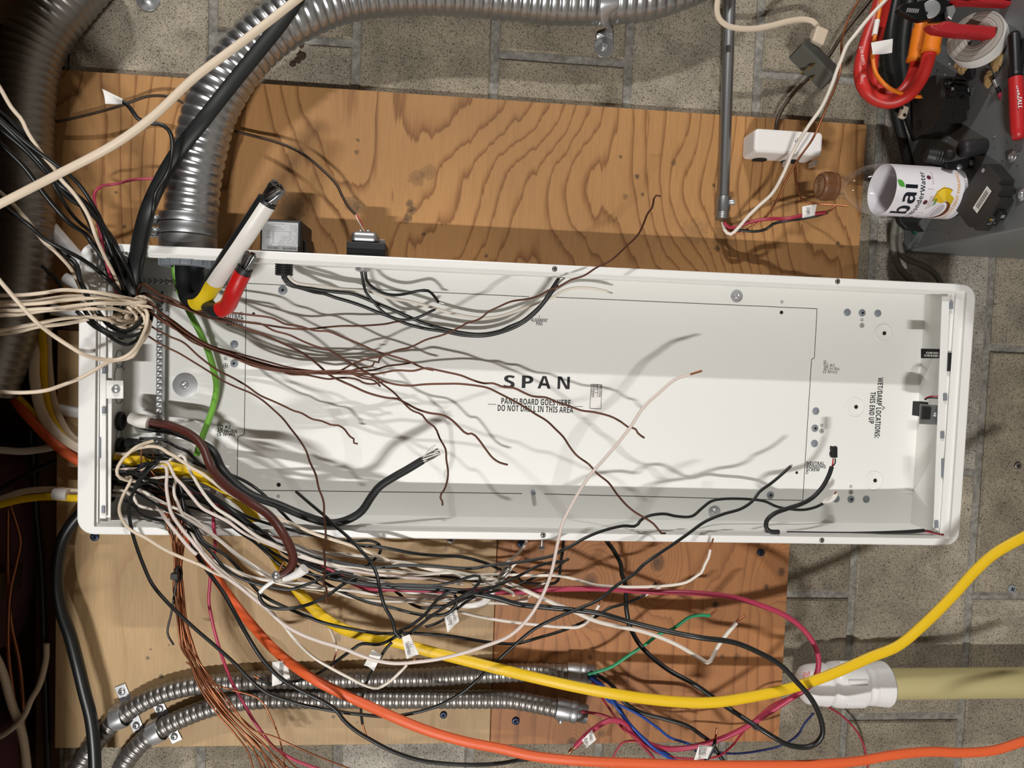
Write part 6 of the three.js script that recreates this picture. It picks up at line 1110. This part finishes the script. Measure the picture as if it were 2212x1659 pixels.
{ // water bottle
  const t = thing('water_bottle', 'clear plastic drink bottle with white fruit label and brown cap standing on the grey box', 'bottle');
  const c = V3(0.2375, BT, 0.128), X = (pr) => pr;
  const clear = std(0xffffff, 0.06, 0, { transmission: 1, thickness: 0, ior: 1.5, side: THREE.DoubleSide });
  const R = 0.0345;
  const dome = new THREE.SplineCurve([[0.0345, 0.114], [0.0345, 0.120], [0.0338, 0.131], [0.0314, 0.142], [0.0268, 0.1525], [0.0208, 0.161], [0.0168, 0.1665], [0.0152, 0.173], [0.0148, 0.180], [0.0148, 0.194]].map(q => new THREE.Vector2(...q))).getPoints(40).map(q => [q.x, q.y]);
  mesh('shell', lathe([[0, 0.004], [0.02, 0.002], [0.030, 0.0], [0.0338, 0.004], [R, 0.012], ...dome], c, V3(0, 1, 0), 56), clear, t);
  mesh('neck_ring', lathe([[0.0148, 0.1815], [0.0178, 0.182], [0.0178, 0.184], [0.0148, 0.1845]], c, V3(0, 1, 0), 32), clear, t);
  const capM = std(0x6b4426, 0.45);
  const cap = mesh('cap', lathe([[0.0165, 0.1855], [0.0188, 0.186], [0.0188, 0.1895], [0.0182, 0.1905], [0.0182, 0.1915], [0.0191, 0.1925], [0.0189, 0.2045], [0.0174, 0.2075], [0.016, 0.208], [0, 0.208]], c, V3(0, 1, 0), 40), capM, t);
  for (const r of [0.004, 0.0068, 0.0096, 0.0124]) { const g = new THREE.TorusGeometry(r, 0.00045, 5, 30); g.rotateX(Math.PI / 2); g.translate(c.x, c.y + 0.208, c.z); mesh('cap_ring', g, std(0x9a7a5c, 0.5), cap); }
  for (let i = 0; i < 36; i++) { const g = new THREE.BoxGeometry(0.0006, 0.010, 0.0008), a = i / 36 * 6.283; g.translate(0, 0, 0.0191); g.rotateY(a); g.translate(c.x, c.y + 0.198, c.z); mesh('cap_grip', g, capM, cap); }
  const W = 1600, Hh = 800, tex = canvasTex(W, Hh, (k) => {
    k.fillStyle = '#e2dfe4'; k.fillRect(0, 0, W, Hh);
    const cx = 800;
    k.fillStyle = '#0e1420'; k.font = 'bold 250px sans-serif'; k.textAlign = 'center'; k.fillText('baı', cx, 235);
    k.fillStyle = '#4c9a3a'; k.beginPath(); k.moveTo(cx + 140, 92); k.quadraticCurveTo(cx + 120, 10, cx + 210, 8); k.quadraticCurveTo(cx + 215, 80, cx + 140, 92); k.fill();
    k.fillStyle = '#101722'; k.font = 'bold 74px sans-serif'; k.fillText("It's WonderWater", cx, 318);
    k.fillStyle = '#5a2630'; for (const dx of [-250, 0, 250]) { k.beginPath(); k.arc(cx + dx, 362, 24, 0, 7); k.fill(); }
    k.font = '22px sans-serif'; k.fillText('NO ARTIFICIAL', cx, 412); k.fillText('SWEETENERS', cx, 434); k.fillText('ELECTROLYTES', cx + 250, 412); k.fillText('ANTIOXIDANT', cx - 250, 412);
    k.fillRect(cx - 130, 345, 3, 70); k.fillRect(cx + 130, 345, 3, 70);
    k.fillStyle = '#d9b11c'; k.beginPath(); k.moveTo(cx, 560); k.arc(cx + 30, 560, 120, -1.7, 0.6); k.closePath(); k.fill();
    k.fillStyle = '#e6c437'; k.beginPath(); k.moveTo(cx + 10, 575); k.lineTo(cx + 110, 450); k.lineTo(cx + 170, 540); k.closePath(); k.fill();
    k.fillStyle = '#cfae22'; k.beginPath(); k.moveTo(cx - 30, 590); k.lineTo(cx + 120, 570); k.lineTo(cx + 60, 665); k.lineTo(cx - 60, 650); k.closePath(); k.fill();
    k.strokeStyle = '#6b4a18'; k.lineWidth = 6; k.beginPath(); k.arc(cx + 30, 560, 122, -1.7, 0.6); k.stroke();
    k.fillStyle = '#6a3a24'; k.beginPath(); k.ellipse(cx - 110, 575, 132, 92, 0.25, 0, 7); k.fill();
    k.fillStyle = '#e9e6ea'; k.beginPath(); k.ellipse(cx - 105, 555, 120, 66, 0.25, 0, 7); k.fill();
    k.fillStyle = '#b9b3bb'; k.beginPath(); k.ellipse(cx - 100, 553, 92, 46, 0.25, 0, 7); k.fill();
    k.fillStyle = '#2f7a44'; for (let i = 0; i < 5; i++) { k.beginPath(); k.moveTo(cx - 20 + i * 12, 480); k.lineTo(cx - 50 + i * 22, 430); k.lineTo(cx - 6 + i * 12, 480); k.fill(); }
    k.fillStyle = '#cf8f2e'; k.font = 'bold 44px sans-serif'; k.fillText('MOLOKAI COCONUT PINEAPPLE', cx, 712);
    k.fillStyle = '#4d5058'; k.font = '28px sans-serif'; k.fillText('NATURALLY FLAVORED ANTIOXIDANT WATER BEVERAGE', cx, 780);
  });
  const lab = new THREE.CylinderGeometry(R + 0.0004, R + 0.0004, 0.102, 64, 1, true); lab.rotateY(Math.PI - 0.62); lab.translate(c.x, c.y + 0.015 + 0.051, c.z);
  mesh('label', lab, std(0xffffff, 0.35, 0, { map: tex, side: THREE.DoubleSide }), t);
  settle(t);
}
{ // marker pen
  const t = thing('marker_pen', 'red marker pen with a black clip cap lying on the grey box', 'marker');
  const a = onTop(2190, 72, 0.008), b = onTop(2199, 300, 0.008), d = b.clone().sub(a), L = d.length();
  const A = h => h * L;
  mesh('barrel', lathe([[0.0072, 0.40], [0.0083, 0.42], [0.0083, 0.92], [0.0076, 0.95], [0.006, 1.0], [0, 1.0]].map(([r, h]) => [r, A(h)]), a, d, 20), std(0xb51f22, 0.4), t);
  const cap = mesh('cap', lathe([[0, 0], [0.0062, 0], [0.0075, 0.03], [0.0078, 0.38], [0.0084, 0.40], [0.0084, 0.43], [0.0074, 0.43]].map(([r, h]) => [r, A(h)]), a, d, 20), std(0x101011, 0.35), t);
  const cl = new RoundedBoxGeometry(0.052, 0.004, 0.004, 1, 0.001); cl.translate(a.x - 0.036, a.y - 0.006, a.z + 0.0095); mesh('clip', cl, std(0x101011, 0.35), cap);
  const g = textFit(font, 'INKZALL', 0.03, 0.0042); g.rotateY(-0.2); const m = a.clone().lerp(b, 0.63); g.rotateZ(Math.PI); g.rotateZ(0); g.translate(m.x, m.y + 0.0035, m.z + 0.0082); mesh('lettering', g, M.coverWhite, t);
  settle(t);
}
{ // roll of white tape
  const t = thing('tape_roll', 'roll of white label tape with grey wound edge under the wire strippers', 'tape roll');
  const c = onTop(2112, 86, 0.026), ax = V3(0.12, 0.80, 0.58).normalize(), R = 0.034, h = 0.019, a = c.clone().addScaledVector(ax, -h / 2);
  mesh('outer_wrap', lathe([[R - 0.0005, 0], [R, 0.0004], [R, h - 0.0004], [R - 0.0005, h]], a, ax, 44), M.tagWhite, t);
  const side = std(0x9c948c, 0.8);
  mesh('winding', lathe([[0.0115, 0.0002], [R - 0.0006, 0.0002], [R - 0.0006, h - 0.0002], [0.0115, h - 0.0002], [0.0115, 0.0002]], a, ax, 40), side, t);
  for (let i = 0; i < 7; i++) mesh('turn', lathe([[0.013 + i * 0.003, h - 0.0003], [0.0136 + i * 0.003, h + 0.0004], [0.0142 + i * 0.003, h - 0.0003]], a, ax, 36), i % 2 ? side : std(0x7f7871, 0.8), t);
  settle(t);
}
{ // wire strippers, jaws up, leaning on the tape roll
  const t = thing('wire_stripper', 'wire strippers with red handles, dark serrated jaws and a round grey pivot', 'pliers');
  const red = std(0xa01a20, 0.5), dk = std(0x16181a, 0.4, 0.6), W = 0.20;
  const poly = (pts, w0, w1, bev) => plate(pts.map(([x, y]) => uv(x, y, w1)), w0, w1, bev);
  mesh('jaw', poly([[1941, 18], [1950, 8], [1985, 2], [2030, -6], [2052, 2], [2050, 20], [2020, 40], [1990, 44], [1975, 40], [1945, 24]], W - 0.010, W, 0.001), dk, t);
  for (let i = 0; i < 6; i++) mesh('tooth', poly([[1961 + i * 4.5, 17 + i * 0.4], [1964 + i * 4.5, 17 + i * 0.4], [1961 + i * 4.5, 26 + i * 0.4], [1958 + i * 4.5, 26 + i * 0.4]], W - 0.002, W + 0.0012, 0.0003), M.steel, t);
  mesh('jaw', poly([[2018, -10], [2055, 5], [2062, 15], [2052, 40], [2030, 46], [2012, 46], [2006, 30]], W - 0.014, W - 0.006, 0.001), dk, t);
  mesh('spring', poly([[2046, 14], [2062, 10], [2066, 22], [2056, 42], [2048, 36]], W - 0.004, W + 0.003, 0.001), M.steel, t);
  const pv = mesh('pivot', lathe([[0.0112, 0], [0.0112, 0.002], [0.0105, 0.0028], [0, 0.003]], at(2010, 21, W), V3(-0.15, 0.45, 1), 28), M.castAl, t);
  for (const [x, y] of [[2018, 11], [2001, 30]]) mesh('pivot_hole', lathe([[0.0016, 0.002], [0.0016, 0.0034], [0, 0.0034]], at(x, y, W + 0.0012), V3(-0.15, 0.45, 1), 10), M.hole, pv);
  const hd = mesh('handle', poly([[2008, 52], [2030, 50], [2040, 44], [2052, 43], [2075, 49], [2120, 52], [2150, 55], [2168, 53], [2175, 58], [2175, 78], [2168, 85], [2155, 84], [2130, 79], [2080, 76], [2045, 71], [2025, 68], [2015, 62]], W - 0.014, W + 0.002, 0.004), red, t);
  mesh('handle_groove', poly([[2152, 58], [2158, 60], [2156, 72], [2150, 72]], W + 0.0012, W + 0.0024, 0.0003), M.brown, hd);
  for (let i = 0; i < 4; i++) mesh('finger_ridge', tube([at(2068 + i * 14, 66, W + 0.0018), at(2072 + i * 14, 71, W + 0.002), at(2078 + i * 14, 74, W + 0.0016)], 0.0006, { k: 5, n: 6 }), red, hd);
  mesh('handle', poly([[2052, 0], [2075, -4], [2120, -6], [2165, -8], [2200, -6], [2225, 4], [2222, 16], [2200, 12], [2160, 6], [2110, 6], [2070, 6]], W - 0.016, W, 0.004), red, t);
  mesh('handle_end', poly([[2165, 8], [2212, 4], [2235, 12], [2235, 60], [2215, 58], [2200, 30], [2172, 22]], W - 0.03, W - 0.016, 0.004), red, t);
  settle(t);
}
{ // battery cables
  const t = thing('battery_cable', 'thick red battery cable bent in a tight loop with an orange plug', 'cable');
  mesh('insulation', tube(run([1915, -50, 1892, 30, 1868, 100, 1858, 150, 1866, 190, 1892, 214, 1925, 221, 1958, 208, 1985, 178, 2000, 145, 2008, 112], [90, 92, 96, 110, 130, 140]), radius(28, 108), { k: 18 }), M.redCable, t);
  for (const [s, x, y, wd, r] of [['2/0 AWG', 1862, 120, 40, 75], ['600V', 1863, 172, 22, 105]]) { const g = textFit(fontR, s, wd / 1580, 5 / 1580); g.rotateZ(-Math.PI / 2 - r * Math.PI / 180); g.translate(...at(x, y, 0.112).toArray()); mesh('lettering', g, M.tagWhite, t); }
  const pl = along(2008, 116, 2022, 44, 138, 142);
  mesh('orange_plug', lathe([[0.4, 0], [1, 0.0], [1.02, 0.14], [0.93, 0.16], [0.93, 0.85], [0.8, 0.9], [0.8, 1], [0, 1]].map(([r, h]) => [r * 0.0128, h * pl.L]), pl.a, pl.d, 8), M.orangePl, t);
  settle(t);
  const u = thing('battery_cable', 'second red battery cable lying inside the loop of the first', 'cable');
  mesh('insulation', tube(run([1925, -50, 1908, 30, 1893, 95, 1885, 140, 1890, 180, 1912, 204, 1940, 203, 1962, 180, 1974, 150, 1978, 128], [68, 68, 70, 80, 95, 105]), radius(23, 84), { k: 16 }), M.redCable, u);
  const p2 = along(1976, 134, 1992, 40, 106, 112);
  mesh('orange_plug', lathe([[0.4, 0], [1, 0.0], [1.02, 0.1], [0.93, 0.12], [0.93, 0.75], [0.78, 0.78], [0.78, 1], [0, 1]].map(([r, h]) => [r * 0.0118, h * p2.L]), p2.a, p2.d, 8), M.orangePl, u);
  settle(u);
  wire('black_cable', 'glossy thick black cable running behind the red loop to the grey box', M.black, 30, [1948, -50, 1930, 30, 1922, 90, 1924, 140, 1936, 190, 1946, 232], [55, 55, 56, 58], { cat: 'cable' });
  wire('black_cable', 'dusty thick black cable beside the glossy one', M.blackThick, 28, [1980, -50, 1958, 40, 1950, 110, 1952, 170, 1962, 240, 1985, 300], [40, 42, 46, 50], { cat: 'cable' });
  wire('black_cable', 'black cable sinking between the two pole breaker and the block wall', M.blackThick, 22, [1932, 222, 1942, 268, 1950, 300, 1962, 350, 1980, 400], [40, 40, 45], { cat: 'cable' });
  wire('orange_wire', 'orange wire with a white sleeve running from the red loop to the two pole breaker', M.orangeW, 9, [1912, -50, 1900, 20, 1893, 60, 1887, 100, 1886, 130, 1893, 160, 1915, 186, 1945, 201, 1975, 208, 1988, 209], [120, 122, 126, 140, 120], { tip: [1993, 211], extra: (q) => { sleeve(q, 'white_sleeve', M.tapeWhite, 12, [1895, 44, 1892, 60, 1889, 76], [124, 124]); tag(q, { c: [1882, 92, 1928, 84, 1930, 112, 1882, 120], w: depthAt(1887, 105) + 5 }); } });
}
{ // black fitting with a plate, a short pipe and a ribbed gland
  const t = thing('cord_fitting', 'black plastic fitting with screwed plate, short round neck and ribbed gland', 'fitting');
  const pl = plate([[2043, 352], [2100, 338], [2148, 290], [2156, 293], [2155, 336], [2142, 348], [2088, 366], [2045, 369]].map(([x, y]) => uv(x, y, 0.150)), 0.138, 0.150, 0.0015);
  mesh('plate', pl, M.blackPl, t);
  mesh('neck', cyl(at(2080, 322, 0.172), at(2136, 316, 0.165), radius(38, 170), 28), std(0x1d1c1e, 0.6), t);
  mesh('port', cyl(at(2052, 334, 0.148), at(2050, 336, 0.166), radius(24, 160), 24), M.blackPl, t);
  mesh('port_bore', cyl(at(2051, 335, 0.160), at(2050, 336, 0.1665), radius(16, 160), 20), M.hole, t);
  const gl = along(2000, 335, 2046, 345, 135, 140);
  mesh('gland', tube([gl.a, gl.a.clone().lerp(gl.b, 0.5), gl.b], radius(38, 138), { k: 20, n: 60, rf: f => f < 0.4 ? 0.8 + 0.5 * f : 1 - 0.06 * (0.5 + 0.5 * Math.cos((f - 0.4) * 6.283 * 7)) }), M.blackPl, t);
  for (const [x, y] of [[2145, 296], [2143, 336], [2100, 352], [2072, 361], [2114, 346]]) mesh('screw', lathe([[0.0042, 0], [0.0042, 0.001], [0.0028, 0.0026], [0, 0.003]], at(x, y, 0.150), undefined, 14), M.zinc, t);
  settle(t);
}
wire('black_lead', 'thin black lead with a pink heat shrink band lying on the grey box', M.black, 9, [2150, 180, 2158, 196, 2165, 215, 2175, 245, 2190, 285, 2212, 345, 2240, 420], [190, 196, 205, 235], { extra: (t) => { sleeve(t, 'heat_shrink', M.pinkRed, 11.5, [2160, 201, 2164, 211, 2167, 219], [196, 199]); sleeve(t, 'crimp_lug', M.steel, 10, [2147, 172, 2151, 181, 2154, 188], [189, 193]); } });
{
  const t = thing('braided_sleeve', 'grey braided cable sleeve hanging off the corner of the grey box', 'sleeve'); const m = std(0x5c5a52, 0.6);
  const braid = (p, w, px) => mesh('sleeve', tube(run(p, w), radius(px, 30), { k: 16, step: 0.0009, rf: (f, l) => 1 + 0.05 * Math.sin(l * 2600) }), m, t);
  braid([1938, 430, 1936, 470, 1930, 510, 1931, 545, 1944, 580, 1975, 612, 2010, 640], [30, 28, 22, 18], 15); settle(t);
  const s = thing('braided_sleeve', 'second grey braided sleeve bending along the edge of the grey box', 'sleeve');
  mesh('sleeve', tube(run([1952, 430, 1948, 480, 1944, 530, 1953, 556, 1990, 572, 2020, 592, 2038, 625], [34, 33, 30, 20, 16]), radius(13, 28), { k: 16, step: 0.0009, rf: (f, l) => 1 + 0.05 * Math.sin(l * 2600) }), m, s); settle(s);
}
{ // small bits on the box
  const c = at(1951, 243, 0.075), t = thing('cord_grip', 'small white plastic cable clamp with two holes', 'clamp');
  const g = new RoundedBoxGeometry(0.018, 0.011, 0.009, 2, 0.003); g.rotateZ(-0.25); g.translate(c.x, c.y, c.z); mesh('body', g, M.cream, t);
  for (const [x, y] of [[1948, 233], [1954, 249]]) mesh('hole', lathe([[0.0026, 0], [0.0026, 0.0006], [0, 0.0006]], at(x, y, 0.0797), undefined, 12), M.hole, t);
  settle(t);
  const crumple = (name, label, x, y, h, s, k) => {
    const p0 = onTop(x, y, h), q = new THREE.IcosahedronGeometry(1, 3), p = q.attributes.position;
    for (let i = 0; i < p.count; i++) { const X = p.getX(i), Y = p.getY(i), Z = p.getZ(i), f = 0.6 + 0.8 * fbm(X * 2.4 + k, Y * 2.4 + Z * 1.7 + k, 3); p.setXYZ(i, X * s[0] * f, Y * s[1] * f, Z * s[2] * f); }
    q.computeVertexNormals(); q.translate(p0.x, BT + s[1] * 0.9, p0.z); single(name, q, M.paper, label, 'paper scrap');
  };
  crumple('paper_scrap', 'small crumpled brown paper scrap beside the pink banded lead', 2134, 172, 0.004, [0.012, 0.004, 0.006], 3.1);
  crumple('paper_scrap', 'twisted brown paper scrap below the tape roll', 2080, 135, 0.008, [0.014, 0.008, 0.012], 7.7);
  crumple('paper_scrap', 'brown paper lining sticking out beside the tape roll', 2150, 118, 0.006, [0.022, 0.004, 0.010], 12.4);
  for (const [x, y, label] of [[2185, 338, 'bright screw with washer on the grey box by the marker'], [2206, 421, 'bright screw with washer on the grey box by the barcode breaker']]) {
    const p0 = onTop(x, y, 0.001); single('box_screw', lathe([[0.0075, -0.001], [0.0075, 0.0006], [0.0045, 0.0008], [0.0045, 0.002], [0.003, 0.0035], [0, 0.0038]], V3(p0.x, BT + 0.001, p0.z), V3(0, 1, 0), 18), M.zinc, label, 'screw');
  }
  const gs = onTop(1975, 497, 0.002); single('green_screw', lathe([[0.0062, -0.001], [0.0062, 0.002], [0.004, 0.0045], [0, 0.005]], V3(gs.x, BT + 0.001, gs.z), V3(0, 1, 0), 16), std(0x2f7a5c, 0.3, 0.8), 'green grounding screw on the grey box corner', 'screw');
  single('black_bracket', plate([[1940, 466], [1990, 474], [1980, 484], [1996, 500], [1958, 494], [1944, 480]].map(([x, y]) => uv(x, y, 0.06)), 0.05, 0.062, 0.001), M.blackPl, 'small black plastic bracket between the bottle and the green screw', 'bracket');
  single('black_strip', plate([[2095, 150], [2120, 128], [2132, 132], [2112, 172], [2098, 168]].map(([x, y]) => uv(x, y, 0.14)), 0.128, 0.142, 0.002), std(0x1d1b20, 0.6), 'dark plastic strip sticking out between the breaker and the tape roll', 'strip');
  // flecks of insulation and dust
  const fl = new THREE.InstancedMesh(new THREE.TetrahedronGeometry(0.0012), std(0xffffff, 0.7), 130), mtx = new THREE.Matrix4(), q = new THREE.Quaternion();
  for (let i = 0; i < 130; i++) {
    q.setFromEuler(new THREE.Euler(rnd() * 6, rnd() * 6, rnd() * 6)); const s = 0.5 + rnd() * 0.9;
    mtx.compose(V3(0.178 + rnd() * 0.30, BT + 0.0007, 0.03 + rnd() * 0.26), q, V3(s, s * 0.5, s)); fl.setMatrixAt(i, mtx); const v = rnd() < 0.62 ? 0.02 : 0.6; fl.setColorAt(i, new THREE.Color(v, v, v));
  }
  fl.name = 'debris_flecks'; fl.castShadow = fl.receiveShadow = true; scene.add(fl); meta(fl, 'black and white flecks of debris strewn on the grey box', 'debris', null, 'stuff');
}
layWires();
renderer.render(scene, camera);
